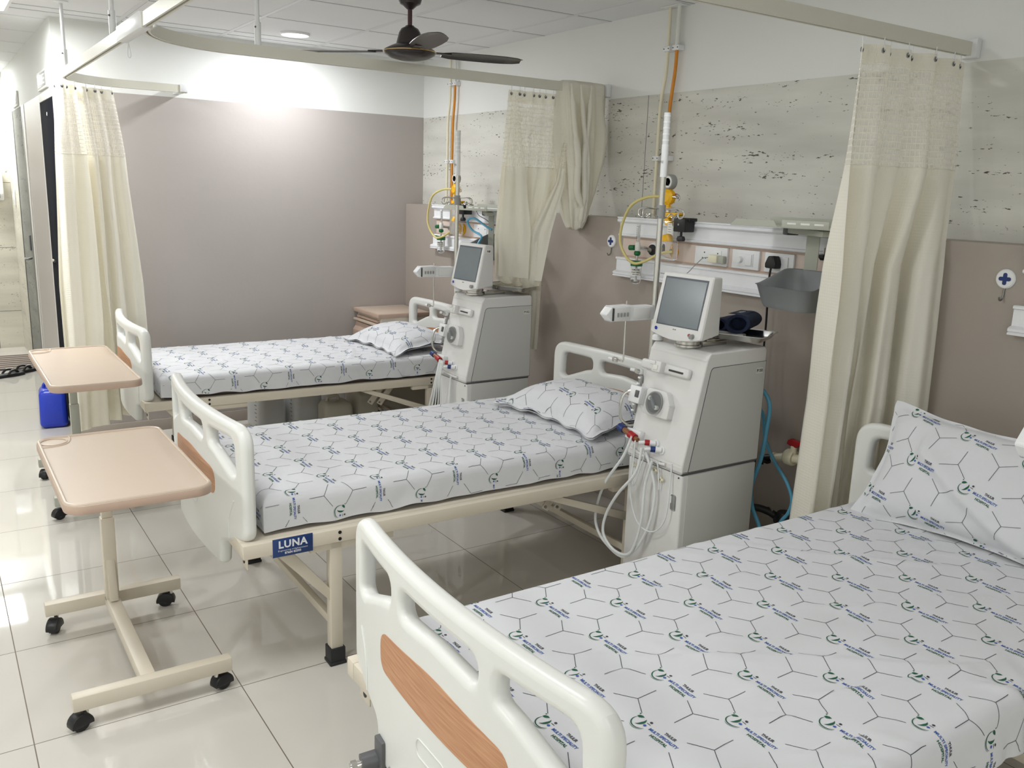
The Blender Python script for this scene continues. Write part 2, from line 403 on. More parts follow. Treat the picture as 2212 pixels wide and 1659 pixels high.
def rpoly(x0, y0, x1, y1, r, n=5):
    out = []
    for cx, cy, a in ((x1 - r, y1 - r, 0), (x0 + r, y1 - r, 90), (x0 + r, y0 + r, 180), (x1 - r, y0 + r, 270)):
        for i in range(n + 1):
            t = math.radians(a + 90 * i / n); out.append((cx + r * math.cos(t), cy + r * math.sin(t)))
    return out
def round_poly(pts, rads, n=5):
    """polygon with rounded corners; rads per corner"""
    out = []; k = len(pts)
    for i, p in enumerate(pts):
        a = Vector(pts[i - 1]).to_3d(); b = Vector(p).to_3d(); c = Vector(pts[(i + 1) % k]).to_3d(); r = rads[i] if isinstance(rads, (list, tuple)) else rads
        if r <= 0: out.append((b.x, b.y)); continue
        u = (a - b).normalized(); w = (c - b).normalized(); ang = u.angle(w)
        d = min(r / math.tan(ang / 2), 0.49 * (a - b).length, 0.49 * (c - b).length)
        p0, p1 = b + u * d, b + w * d
        for j in range(n + 1):
            t = j / n; q = p0 * (1 - t) ** 2 + b * 2 * t * (1 - t) + p1 * t * t; out.append((q.x, q.y))
    return out

_tc = {}
def text2d(txt, size, bold=0.0, align='CENTER', spacing=1.0):
    """flat triangulated lettering: (verts, faces)"""
    key = (txt, size, bold, align, spacing)
    if key in _tc: return _tc[key]
    cu = bpy.data.curves.new('lettering', 'FONT'); cu.body = txt; cu.size = size; cu.offset = bold; cu.align_x = align; cu.align_y = 'CENTER'; cu.space_character = spacing; cu.resolution_u = 2
    ob = bpy.data.objects.new('lettering', cu); me = ob.to_mesh()
    r = ([v.co.copy() for v in me.vertices], [tuple(p.vertices) for p in me.polygons])
    ob.to_mesh_clear(); bpy.data.objects.remove(ob); bpy.data.curves.remove(cu)
    _tc[key] = r; return r
def text_on(mb, txt, size, origin, right, up, mat, bold=0.0, spacing=1.0, width=None):
    vs, fs = text2d(txt, size, bold, 'CENTER', spacing)
    k = 1.0
    if width:
        w = max(v.x for v in vs) - min(v.x for v in vs); k = width / w
    O, R, U = Vector(origin), Vector(right), Vector(up)
    mb.add([O + R * (v.x * k) + U * v.y for v in vs], fs, mat)
def curve_plate(outline, holes, ext, bev, name='plate', res=3):
    """flat plate with holes and rounded edges in the yz plane (thickness along x); returns bmesh"""
    cu = bpy.data.curves.new(name, 'CURVE'); cu.dimensions = '2D'; cu.fill_mode = 'BOTH'; cu.extrude = ext; cu.bevel_depth = bev; cu.bevel_resolution = res; cu.offset = -bev
    for poly in [outline] + holes:
        sp = cu.splines.new('POLY'); sp.points.add(len(poly) - 1); sp.use_cyclic_u = True
        for i, (a, b) in enumerate(poly): sp.points[i].co = (a, b, 0, 1)
    ob = bpy.data.objects.new(name, cu); me = ob.to_mesh()
    bm = bmesh.new(); bm.from_mesh(me)
    ob.to_mesh_clear(); bpy.data.objects.remove(ob); bpy.data.curves.remove(cu)
    bmesh.ops.remove_doubles(bm, verts=bm.verts, dist=1e-5)
    for v in bm.verts: v.co = Vector((v.co.z, v.co.x, v.co.y))
    return bm
# ---------------------------------------------------------------- the room
XW, XD, YB, XC = 3.10, 2.96, 5.86, 0.705     # head wall, its thicker dado, end wall of the bay, corridor wall
YE = 9.4
def quad(mb, p, mat): mb.add(p, [list(range(len(p)))], mat)
f = MB(); f.box((-3.0, -2.6, -0.1), (3.3, 9.7, 0.0), 'floor'); struct(f.build('floor', smooth=False))
c = MB(); c.box((-3.0, -2.6, ZC), (3.3, 9.7, ZC + 0.1), 'ceiling')
# exposed grid: double reveal lines either side of slim tees
def tee_x(y, x0=-3.0, x1=3.10):
    c.box((x0, y - 0.012, ZC - 0.0015), (x1, y + 0.012, ZC + 0.001), 'grid'); c.box((x0, y - 0.0145, ZC - 0.0008), (x1, y - 0.012, ZC + 0.001), 'gridline')
def tee_y(x, y0=-2.6, y1=YB):
    c.box((x - 0.012, y0, ZC - 0.0016), (x + 0.012, y1, ZC + 0.001), 'grid'); c.box((x + 0.012, y0, ZC - 0.0008), (x + 0.0145, y1, ZC + 0.001), 'gridline')
k = 0
while 5.59 - 0.6 * k > -2.6: tee_x(5.59 - 0.6 * k); k += 1
tee_x(5.735)
for x in (2.86, 2.255, 1.65, 1.045, 0.44, -0.165, -0.77, -1.375, -1.98, -2.585): tee_y(x, y1=YB if x > XC else 9.4)
for i in range(6):
    c.box((-3.0, 5.978 + 0.6 * i, ZC - 0.0015), (XC, 6.002 + 0.6 * i, ZC + 0.001), 'grid'); c.box((-3.0, 6.002 + 0.6 * i, ZC - 0.0008), (XC, 6.006 + 0.6 * i, ZC + 0.001), 'gridline')
struct(c.build('ceiling', smooth=False))
# head wall: travertine up to 2.10, white paint above
w = MB(); w.box((XW, -2.6, 0), (XW + 0.12, YB, 2.10), 'travertine'); w.box((XW, -2.6, 2.10), (XW + 0.12, YB, ZC), 'paint_white')
for y in (2.24, 3.455, 4.67, 1.03, -0.2): w.box((XW - 0.0006, y - 0.0015, 1.49), (XW + 0.01, y + 0.0015, 2.10), 'gridline')
struct(w.build('wall_head', smooth=False))
d = MB(); d.box((XD, -2.6, 0), (XW, YB, 1.492), 'paint_dado', 0.004); struct(d.build('trim_1'))
w = MB(); w.box((XC, YB, 0), (XW + 0.12, YB + 0.12, 2.104), 'paint_taupe'); w.box((XC, YB, 2.104), (XW + 0.12, YB + 0.12, ZC), 'paint_white')
struct(w.build('wall_back', smooth=False))
# corridor wall with two door openings
w = MB()
def seg(y0, y1, z0, z1, mat, x0=XC, x1=XC + 0.12): w.box((x0, y0, z0), (x1, y1, z1), mat)
seg(YB + 0.12, YE, 2.115, ZC, 'paint_white')
seg(6.66, 7.60, 0, 2.115, 'paint_taupe'); seg(8.62, YE, 0, 2.115, 'travertine_pale')
struct(w.build('wall_corridor', smooth=False))
w = MB(); w.box((-3.0, YE, 0), (XC + 0.2, YE + 0.12, 2.13), 'travertine_pale'); w.box((-3.0, YE, 2.13), (XC + 0.2, YE + 0.12, ZC), 'paint_white')
for z in (0.35, 0.94, 1.53): w.box((-3.0, YE - 0.0008, z - 0.002), (XC, YE + 0.01, z + 0.002), 'gridline')
w.box((0.50, YE - 0.0008, 0), (0.504, YE + 0.01, 2.13), 'gridline')
struct(w.build('wall_end', smooth=False))
w = MB(); w.box((-3.1, -2.6, 0), (-3.0, 9.7, ZC), 'paint_white'); struct(w.build('wall_left', smooth=False))
w = MB(); w.box((-3.0, -2.7, 0), (3.3, -2.6, ZC), 'paint_white'); struct(w.build('wall_front', smooth=False))
b = MB(); b.box((XC + 0.002, YB - 0.008, 0), (XD, YB, 0.075), 'paint_dado', 0.002); struct(b.build('baseboard_back'))
b = MB(); b.box((XD - 0.008, -2.6, 0), (XD, YB - 0.008, 0.075), 'paint_dado', 0.002); struct(b.build('baseboard_head'))
# doors on the corridor wall
t = bpy.data.objects.new('door_1', None); COL.objects.link(t); struct(t)
m = MB(); m.box((XC - 0.001, 6.64, 0), (XC + 0.10, 6.66, 2.115), 'door_frame'); m.box((XC - 0.002, 5.98, 2.065), (XC + 0.10, 6.64, 2.115), 'door_frame', 0.001); m.build('door_frame', t)
m = MB(); m.box((XC + 0.001, 5.985, 0.005), (XC + 0.04, 6.638, 2.063), 'doorway_dark', 0.002); m.build('door_leaf', t)  # dark sheet filling the doorway, painted as its unlit depth
m = MB(); m.box((XC + 0.02, 6.54, 0.98), (XC + 0.04, 6.57, 1.12), 'chrome', 0.004); m.tube([(XC + 0.035, 6.555, 1.06), (XC + 0.0, 6.555, 1.06), (XC - 0.005, 6.50, 1.06), (XC - 0.005, 6.45, 1.06)], 0.008, 'chrome'); m.build('door_handle', t)
m = MB(); m.cyl((XC + 0.04, 6.30, 1.98), (XC + 0.0, 6.30, 1.98), 0.012, 'chrome'); m.cyl((XC + 0.045, 6.25, 1.66), (XC + 0.01, 6.25, 1.66), 0.01, 'chrome'); m.build('door_stay', t)
t = bpy.data.objects.new('door_2', None); COL.objects.link(t); struct(t)
m = MB(); m.box((XC - 0.001, 7.60, 0), (XC + 0.10, 7.78, 2.115), 'door_frame', 0.001); m.box((XC + 0.0, 7.62, 0), (XC - 0.004, 7.66, 2.115), 'paint_taupe', 0.001)
m.box((XC - 0.001, 8.56, 0), (XC + 0.10, 8.62, 2.115), 'seam', 0.001); m.box((XC - 0.001, 7.78, 0), (XC + 0.10, 7.86, 2.115), 'dark_grey', 0.001); m.build('door_frame', t)
m = MB(); m.box((XC + 0.0005, 7.86, 0.01), (XC + 0.06, 8.56, 2.115), 'door_stone', 0.0); m.build('door_leaf', t)
m = MB(); m.box((XC - 0.012, 7.93, 1.02), (XC + 0.001, 7.97, 1.14), 'dark_grey', 0.004); m.tube([(XC, 7.95, 0.96), (XC - 0.04, 7.95, 0.95), (XC - 0.04, 8.05, 0.95)], 0.009, 'steel_dark'); m.build('door_handle', t)

# name plates over the two corridor doors
for i, (y0, y1, z0, z1, lb) in enumerate(((6.10, 6.54, 2.125, 2.235, 'pale framed plate above the dark corridor doorway'), (7.97, 8.36, 2.125, 2.235, 'pale framed plate above the grey stone-look corridor door'))):
    t = thing('wall_plate', lb, 'sign', (XC, (y0 + y1) / 2, (z0 + z1) / 2)); hw = (y1 - y0) / 2; hh = (z1 - z0) / 2
    m = MB(); m.box((-0.014, -hw, -hh), (0, hw, hh), 'door_frame', 0.004); m.build('frame', t)
    m = MB(); m.box((-0.016, -hw + 0.02, -hh + 0.015), (-0.012, hw - 0.02, hh - 0.015), 'grey_mid', 0.001)
    for j in range(3): m.box((-0.0165, -hw + 0.05, -0.028 + j * 0.024), (-0.0155, hw - 0.05, -0.020 + j * 0.024), 'door_frame')
    m.build('plate_face', t)
# switch and soap dispenser by the far end of the corridor
t = thing('light_switch', 'white light switch on the corridor wall beside the grey door', 'switch', (XC, 9.0, 1.41))
m = MB(); m.box((-0.012, -0.05, -0.07), (0, 0.05, 0.07), 'white_plastic', 0.004); m.build('plate', t)
m = MB(); m.box((-0.018, -0.02, -0.03), (-0.01, 0.02, 0.03), 'white_plastic', 0.003); m.build('rocker', t)
t = thing('soap_dispenser', 'white soap dispenser fixed to the stone wall at the corridor end', 'dispenser', (0.57, YE, 1.37))
m = MB(); m.prism([(0, 0.02), (0, 0.26), (-0.08, 0.26), (-0.11, 0.2), (-0.12, 0.06), (-0.09, 0.0), (-0.02, 0.0)], -0.07, 0.07, 'white_plastic', 'yz', 0.012, 3); o = m.build('body', t)
m = MB(); m.box((-0.04, -0.125, 0.02), (0.04, -0.09, 0.06), 'grey_mid', 0.008); m.build('lever', t)

# ceiling lamps
for i, (x, y, p) in enumerate(DOWN):
    if i == 0:
        t = thing('ceiling_downlight', 'round lit downlight in the tiled ceiling left of the fan', 'ceiling light', (x, y, ZC))
        m = MB(); m.lathe([(0.088, 0.0), (0.088, -0.008), (0.082, -0.014), (0.078, -0.008)], 'white_plastic', 40); m.build('rim', t)
        m = MB(); m.lathe([(0.0, -0.012), (0.05, -0.012), (0.079, -0.010)], 'lamp', 40); m.build('diffuser', t)
def panel_lamp(x, y, label):
    t = thing('ceiling_panel_light', label, 'ceiling light', (x, y, ZC))
    m = MB()
    for a, b in (((-0.3, -0.3), (0.3, -0.285)), ((-0.3, 0.285), (0.3, 0.3)), ((-0.3, -0.285), (-0.285, 0.285)), ((0.285, -0.285), (0.3, 0.285))): m.box((*a, -0.015), (*b, 0), 'white_plastic')
    m.build('frame', t)
    m = MB(); m.box((-0.285, -0.285, -0.012), (0.285, 0.285, -0.002), 'lamp'); m.build('diffuser', t)
panel_lamp(0.19, 8.98, 'square lit panel in the ceiling at the corridor end')
panel_lamp(0.19, 5.50, 'square lit panel in the ceiling just before the corridor starts')

# ---------------------------------------------------------------- curtain tracks
RP = [(-0.012, 0), (-0.004, 0), (-0.004, 0.006), (0.004, 0.006), (0.004, 0), (0.012, 0), (0.012, 0.045), (-0.012, 0.045)]
ZR = 2.118
def arc(cx, cy, r, a0, a1, n=10): return [(cx + r * math.cos(math.radians(a0 + (a1 - a0) * i / n)), cy + r * math.sin(math.radians(a0 + (a1 - a0) * i / n)), ZR) for i in range(n + 1)]
def hanger(par, x, y, z0=2.163):
    m = MB(); m.cyl((x, y, z0), (x, y, ZC), 0.009, 'white_plastic', 12); m.cyl((x, y, z0), (x, y, z0 + 0.09), 0.014, 'white_plastic', 12); m.lathe([(0.035, ZC), (0.035, ZC - 0.006), (0.012, ZC - 0.012)], 'white_plastic', 20, (x, y, 0)); m.ball((x - 0.012, y - 0.01, z0 + 0.07), 0.004, 'dark_grey', 8); m.build('hanger_rod', par)
def track(label, path, hangers, endclip=None):
    t = thing('curtain_track', label, 'curtain rail'); m = MB(); m.sweep(RP, path, 'rail'); m.build('rail', t)
    m = MB(); m.sweep([(-0.0035, 0.0045), (0.0035, 0.0045), (0.0035, 0.0055), (-0.0035, 0.0055)], path, 'track_slot'); m.build('slot', t)
    for h in hangers: hanger(t, *h)
    if endclip:
        m = MB(); m.box(*endclip, 'white_plastic', 0.003); m.build('end_bracket', t)
    return t
R1 = 0.34
p = [(0.70, -1.5, ZR), (0.70, 3.2, ZR), (0.70, YB - 0.18 - R1, ZR)] + arc(0.70 + R1, YB - 0.18 - R1, R1, 180, 90)[1:] + [(1.40, YB - 0.18, ZR)]
t = track('long curtain rail over the foot ends of the beds curving toward the end wall', p, [(0.70, 5.32), (0.70, 3.95)], ((1.36, YB - 0.18 - 0.02, ZR + 0.004), (1.40, YB, ZR + 0.05)))
m = MB(); m.box((0.68, 3.36, ZR - 0.004), (0.72, 3.78, ZR + 0.052), 'white_plastic', 0.004); m.build('joint_clip', t)
t = thing('pull_cord', 'short looped white cord hanging from the rail joint', 'cord', (0.725, 3.79, ZR)); m = MB(); m.tube([(0, 0, 0), (-0.004, 0, -0.02), (-0.006, 0, -0.045), (0.0, 0, -0.055), (0.006, 0, -0.045), (0.004, 0, -0.02), (0, 0, -0.004)], 0.0018, 'white_plastic', 6); m.build('loop', t)
R2 = 0.42
p = [(0.7125, 3.78 - R2, ZR)] + arc(0.7125 + R2, 3.78 - R2, R2, 180, 90, 14)[1:] + [(3.10, 3.78, ZR)]
track('curtain rail branch crossing the middle of the room below the fan', p, [(1.225, 3.78)], ((3.07, 3.75, ZR - 0.008), (3.10, 3.81, ZR + 0.055)))
p = [(0.7125, 1.80 - R2, ZR)] + arc(0.7125 + R2, 1.80 - R2, R2, 180, 90, 14)[1:] + [(3.10, 1.80, ZR)]
track('nearest curtain rail branch running to the stone wall above the gathered curtain', p, [(1.9, 1.80)], ((3.07, 1.77, ZR - 0.008), (3.10, 1.83, ZR + 0.055)))

# ---------------------------------------------------------------- ceiling fan
t = thing('ceiling_fan', 'dark three-bladed ceiling fan hanging from the tiled ceiling', 'fan', (1.884, 3.70, 0), 0)
m = MB(); m.lathe([(0.0, 2.375), (0.014, 2.378), (0.030, 2.392), (0.046, 2.40), (0.056, 2.43), (0.050, 2.47), (0.045, ZC)], 'fan_dark', 28); m.build('canopy', t)
m = MB(); m.cyl((0, 0, 2.30), (0, 0, 2.39), 0.010, 'fan_rod', 14); m.build('down_rod', t)
m = MB(); m.lathe([(0.0, 2.31), (0.018, 2.31), (0.022, 2.305), (0.038, 2.297), (0.048, 2.28), (0.060, 2.235), (0.062, 2.232), (0.0, 2.232)], 'fan_dark', 28); m.build('lower_canopy', t)
m = MB(); m.lathe([(0.03, 2.236), (0.062, 2.232), (0.085, 2.222), (0.112, 2.208), (0.118, 2.198), (0.112, 2.188), (0.085, 2.174), (0.05, 2.166), (0.0, 2.163)], 'fan_dark', 40); o = m.build('motor_housing', t)
m2 = MB(); m2.lathe([(0.1185, 2.201), (0.1195, 2.199), (0.1185, 2.197)], 'brass', 40); m2.build('trim_ring', o)
for k, a in enumerate((-14, 136, 256)):
    A = math.radians(a); M = Matrix.Rotation(A, 4, 'Z')
    m = MB(); m.box((0.08, -0.02, 2.200), (0.19, 0.02, 2.206), 'fan_dark', 0.002, M=M)
    xs = [0.15, 0.19, 0.27, 0.36, 0.44, 0.50, 0.53]; ws = [0.030, 0.046, 0.052, 0.054, 0.052, 0.042, 0.024]
    vs = []; fs = []
    for x, ww in zip(xs, ws):
        for j in range(5):
            v = -1 + j / 2; vs.append((x, v * ww, 2.206 - 0.16 * v * ww - 0.006 * (v * v) + 0.0))
        for j in range(5):
            v = -1 + j / 2; vs.append((x, v * ww, 2.2035 - 0.16 * v * ww - 0.006 * (v * v)))
    for i in range(len(xs) - 1):
        for j in range(4):
            a0 = i * 10 + j; fs.append([a0, a0 + 1, a0 + 11, a0 + 10]); fs.append([a0 + 5, a0 + 15, a0 + 16, a0 + 6])
        fs.append([i * 10, i * 10 + 10, i * 10 + 15, i * 10 + 5]); fs.append([i * 10 + 4, i * 10 + 9, i * 10 + 19, i * 10 + 14])
    e = (len(xs) - 1) * 10
    for j in range(4): fs.append([j, j + 5, j + 6, j + 1]); fs.append([e + j, e + j + 1, e + j + 6, e + j + 5])
    m.add(vs, fs, 'fan_dark', M); m.build('blade', t)
# ---------------------------------------------------------------- beds (local x: foot to head, y: across, origin under the middle of the foot end)
HW = 0.47
def bow(y): return -0.045 * (1 - min(1, (y / HW) ** 2))
def mirror(poly): return [(-a, b) for a, b in poly[::-1]]
def board_mesh(head=False):
    half = [(0, 0.868), (0.44, 0.872), (HW, 0.835), (HW, 0.55), (0.455, 0.50), (0.31, 0.455), (0.285, 0.375), (0.255, 0.355), (0, 0.35)]
    right = [(0.44, 0.872), (HW, 0.50), (0.30, 0.44), (0.285, 0.355)]
    outline = round_poly([(-0.47, 0.872), (-0.47, 0.50), (-0.29, 0.445), (-0.275, 0.355), (0.275, 0.355), (0.29, 0.445), (0.47, 0.50), (0.47, 0.872)],
                         [0.075, 0.05, 0.03, 0.02, 0.02, 0.03, 0.05, 0.075], 7)
    op_r = round_poly([(0.205, 0.818), (0.405, 0.822), (0.412, 0.705), (0.385, 0.70), (0.255, 0.752), (0.205, 0.765)], [0.03, 0.035, 0.02, 0.03, 0.05, 0.02], 5)
    op_l = mirror(op_r)
    op_m = round_poly([(-0.150, 0.818), (-0.150, 0.76), (0, 0.772), (0.150, 0.76), (0.150, 0.818)], [0.03, 0.03, 0.2, 0.03, 0.03], 5)
    bm = curve_plate(outline, [op_r, op_l, op_m], 0.004, 0.017, res=4)
    for i in range(-11, 12):
        bmesh.ops.bisect_plane(bm, geom=bm.verts[:] + bm.edges[:] + bm.faces[:], plane_co=(0, i * 0.0405, 0), plane_no=(0, 1, 0))
    for v in bm.verts: v.co.x += bow(v.co.y)
    return bm
def make_board(name, par, x, head=False):
    M = Matrix.Translation((x, 0, 0)) @ (Matrix.Rotation(PI, 4, 'Z') if head else Matrix.Identity(4))
    m = MB(); m.addbm(board_mesh(), 'plastic_board', M); o = m.build(name, par, angle=60, wn=True)
    # inlaid panel, thin, follows the bow on the outer face and shows on both faces
    wp = round_poly([(-0.252, 0.594), (0.252, 0.594), (0.257, 0.682), (0.0, 0.708), (-0.257, 0.682)], [0.035, 0.035, 0.05, 0.6, 0.05], 7)
    bm = bmesh.new(); f = bm.faces.new([bm.verts.new((-0.0222, a, b)) for a, b in wp])
    r = bmesh.ops.extrude_face_region(bm, geom=[f])
    for g in r['geom']:
        if isinstance(g, bmesh.types.BMVert): g.co.x += 0.0444
    for i in range(-9, 10): bmesh.ops.bisect_plane(bm, geom=bm.verts[:] + bm.edges[:] + bm.faces[:], plane_co=(0, i * 0.03, 0), plane_no=(0, 1, 0))
    for v in bm.verts: v.co.x += bow(v.co.y)
    m = MB(); m.addbm(bm, 'wood_panel', M); w = m.build('wood_panel', o); w['label'] = 'beech-coloured inlay'
    m = MB(); s = -1
    pts = [(-0.0215 + bow(y), y, z) for y, z in rpoly(-0.06, 0.505, 0.06, 0.545, 0.018, 4)]
    m.tube(pts + pts[:1], 0.0018, 'plastic_board', 6, 1, M=M); m.build('moulded_ridge', o); m = MB()
    m.tube([(-0.0205 + bow(y), y, z) for y, z in ((-0.40, 0.62), (-0.36, 0.55), (-0.355, 0.48))], 0.003, 'plastic_board', 6, 4, M=M); m.build('side_ridge', o); m = MB()
    m.tube([(-0.0205 + bow(y), y, z) for y, z in ((0.40, 0.62), (0.36, 0.55), (0.355, 0.48))], 0.003, 'plastic_board', 6, 4, M=M)
    m.build('side_ridge', o)
    return o
LB = 1.94
def make_bed(label, loc, rot=0.0, sy=1.0, plate=False, crank=False):
    t = thing('hospital_bed', label, 'bed', loc, rot, 'hospital beds of the ward'); t.scale = (1, sy, 1)
    m = MB()
    for s in (-1, 1):
        m.box((0, s * 0.45, 0.450), (LB, s * 0.487, 0.497), 'frame_cream', 0.003)
        for xa, xb in ((0.22, 0.52), (1.50, 1.80)): m.box((xa, s * 0.447, 0.425), (xb, s * 0.478, 0.450), 'frame_cream', 0.002)
        for xx in (0.32, 1.62):
            for zz in (0.462, 0.485): m.cyl((xx, s * 0.486, zz), (xx, s * 0.4885, zz), 0.006, 'black_plastic', 12)
        m.box((0.02, s * 0.40, 0.40), (0.024, s * 0.455, 0.455), 'frame_cream', 0.002)
        m.cyl((0.018, s * 0.425, 0.422), (0.026, s * 0.425, 0.422), 0.008, 'seam', 12)
    for x in (0.0, LB - 0.04): m.box((x, -0.45, 0.452), (x + 0.04, 0.45, 0.497), 'frame_cream', 0.003)
    for x in (0.4, 0.75, 1.1, 1.5): m.box((x, -0.45, 0.458), (x + 0.03, 0.45, 0.486), 'frame_cream', 0.003)
    m.box((0.04, -0.45, 0.488), (LB - 0.04, 0.45, 0.494), 'frame_cream', 0.001)
    m.build('bed_frame', t)
    for x in (0.29, 1.60):
        for s in (-1, 1):
            m = MB(); m.box((x, s * 0.478, 0.03), (x + 0.042, s * 0.438, 0.45), 'frame_cream', 0.003); l = m.build('leg', t)
            m = MB(); vs = []
            m.box((x - 0.006, s * 0.484, 0.006), (x + 0.048, s * 0.432, 0.062), 'rubber', 0.003); m.box((x - 0.009, s * 0.487, 0), (x + 0.051, s * 0.429, 0.012), 'rubber', 0.003); m.build('rubber_foot', l)
    for s in (-1, 1):
        m = MB(); m.prism([(0.10, 0.45), (0.155, 0.45), (0.292, 0.28), (0.292, 0.235)], s * 0.468, s * 0.442, 'frame_cream', 'xz', 0.002); m.build('brace', t)
        m = MB(); m.prism([(1.16, 0.45), (1.23, 0.45), (1.60, 0.315), (1.60, 0.28)], s * 0.468, s * 0.442, 'frame_cream', 'xz', 0.002); m.build('brace', t)
    for x in (0.30, 1.61):
        m = MB(); m.box((x, -0.44, 0.13), (x + 0.025, 0.44, 0.16), 'frame_cream', 0.003); m.build('cross_bar', t)
    for dx, zz in ((0.0, 0.0), (0.06, -0.01)):
        m = MB(); m.prism([(0.0, 0.0), (0.11, 0.14), (0.14, 0.12), (0.03, -0.02)], -0.30, -0.294, 'frame_cream', 'xz', 0.001, M=Matrix.Translation((1.28 + dx, 0, 0.335 + zz))); m.cyl((1.297 + dx, -0.29, 0.337 + zz), (1.297 + dx, -0.305, 0.337 + zz), 0.006, 'steel_dark', 10); m.build('hinge_bar', t)
    make_board('footboard', t, 0.035)
    make_board('headboard', t, LB - 0.035, True)
    if plate:
        m = MB(); m.box((0.093, -0.4882, 0.440), (0.226, -0.487, 0.502), 'luna_blue', 0.0005); o = m.build('maker_sticker', t)
        m = MB()
        text_on(m, 'LUNA', 0.034, (0.159, -0.4889, 0.480), (1, 0, 0), (0, 0, 1), 'ink_white', 0.0012, 1.1, 0.096)
        text_on(m, 'Engineering enlightenment', 0.0075, (0.159, -0.4889, 0.4605), (1, 0, 0), (0, 0, 1), 'ink_white', 0.0, 1.0, 0.098)
        text_on(m, '87604 83393', 0.0105, (0.159, -0.4889, 0.451), (1, 0, 0), (0, 0, 1), 'ink_white', 0.0003, 1.0, 0.054)
        m.build('lettering', o, smooth=False)
    if crank:
        m = MB(); m.box((-0.030, 0.225, 0.345), (0.0, 0.265, 0.425), 'dark_grey', 0.004); m.cyl((0.0, 0.255, 0.368), (-0.060, 0.265, 0.362), 0.022, 'dark_grey', 18); m.cyl((-0.060, 0.265, 0.362), (-0.085, 0.269, 0.359), 0.010, 'chrome', 14); m.cyl((-0.070, 0.267, 0.360), (-0.082, 0.269, 0.359), 0.014, 'chrome', 6); m.cyl((-0.02, 0.20, 0.375), (-0.02, 0.19, 0.375), 0.010, 'steel_dark', 6); m.build('crank_socket', t)
    return t
BEDS = {'near': ((0.755, 1.315, 0), -0.008, 1.0), 'mid': ((0.745, 3.075, 0), -0.012, 1.04), 'far': ((0.865, 5.045, 0), -0.032, 0.94)}
make_bed('nearest hospital bed with white footboard and beech inlay in the foreground', BEDS['near'][0], BEDS['near'][1], BEDS['near'][2], crank=True)
make_bed('middle hospital bed with a blue maker sticker on its cream side rail', BEDS['mid'][0], BEDS['mid'][1], BEDS['mid'][2], plate=True)
make_bed('farthest hospital bed standing along the taupe end wall', BEDS['far'][0], BEDS['far'][1], BEDS['far'][2])

# ---------------------------------------------------------------- printed linen
def crescent(cx, cy, R, a0, a1, w0, w1, wm, n=14, off=0.0):
    o = []; i_ = []
    for k in range(n + 1):
        t = k / n; a = math.radians(a0 + (a1 - a0) * t); w = (w0 * (1 - t) + w1 * t) + wm * math.sin(PI * t)
        o.append((cx + R * math.cos(a), cy + R * math.sin(a))); i_.append((cx + (R - w) * math.cos(a), cy + (R - w) * math.sin(a)))
    vs = o + i_; fs = [[k, k + 1, n + 2 + k, n + 1 + k] for k in range(n)]
    return vs, fs
def disc(cx, cy, r, n=10): return [(cx + r * math.cos(2 * PI * i / n), cy + r * math.sin(2 * PI * i / n)) for i in range(n)], [list(range(n))]
def print_template():
    """list of (material, verts2d, faces); origin at the logo centre, s to the right, t up (metres)"""
    T = []
    T.append(('ink_green', *crescent(0, 0, 0.0195, 150, 335, 0.0004, 0.0006, 0.0022)))
    T.append(('ink_green', *crescent(0.0006, -0.0018, 0.0205, 230, 330, 0.0002, 0.0002, 0.001)))
    T.append(('ink_green', *crescent(-0.0085, 0.004, 0.0150, -75, 50, 0.0003, 0.0003, 0.0058)))
    lf = [(-0.0195, 0.010), (-0.018, 0.0155), (-0.0125, 0.0185), (-0.0065, 0.0175), (-0.0095, 0.0125), (-0.0140, 0.0085)]
    T.append(('ink_green', lf, [list(range(6))]))
    T.append(('ink_green', *disc(-0.0205, 0.0195, 0.0017, 8)))
    T.append(('ink_dark', *disc(0.0135, 0.0165, 0.0032)))
    T.append(('ink_dark', [(0.009, 0.0085), (0.018, 0.0085), (0.018, 0.0100), (0.009, 0.0100)], [[0, 1, 2, 3]]))
    T.append(('ink_blue', [(0.0085, -0.0015), (0.0150, -0.0015), (0.0150, 0.0020), (0.0085, 0.0020)], [[0, 1, 2, 3]]))
    T.append(('ink_blue', [(0.0100, -0.0030), (0.0135, -0.0030), (0.0135, 0.0036), (0.0100, 0.0036)], [[0, 1, 2, 3]]))
    for txt, sx, ty, w, mat in (('THULIR', 0.0665, 0.0135, 0.029, 'ink_dark'), ('MULTI SPECIALITY', 0.061, 0.0, 0.073, 'ink_blue'), ('HOSPITAL', 0.0615, -0.0130, 0.043, 'ink_green')):
        vs, fs = text2d(txt, 0.0108, 0.0003)
        k = w / (max(v.x for v in vs) - min(v.x for v in vs))
        T.append((mat, [(sx + v.x * k, ty + v.y) for v in vs], [list(q) for q in fs]))
    return T
TEMPL = print_template()
def arm_template(kind):
    """three-armed mark with a gap-free centre; kind A has one arm up, kind B one arm down"""
    T = []; w = 0.00068
    for a in ((90, 214, 326) if kind == 'A' else (270, 34, 146)):
        A = math.radians(a); d = Vector((math.cos(A), math.sin(A))); n = Vector((-d.y, d.x)); vs = []; fs = []; N = 6
        for k in range(N + 1):
            p = d * (0.0505 * k / N); vs += [(p.x + n.x * w, p.y + n.y * w), (p.x - n.x * w, p.y - n.y * w)]
        fs = [[2 * k, 2 * k + 1, 2 * k + 3, 2 * k + 2] for k in range(N)]
        T.append(('ink_dark', vs, fs))
    return T
ARM_A, ARM_B = arm_template('A'), arm_template('B')
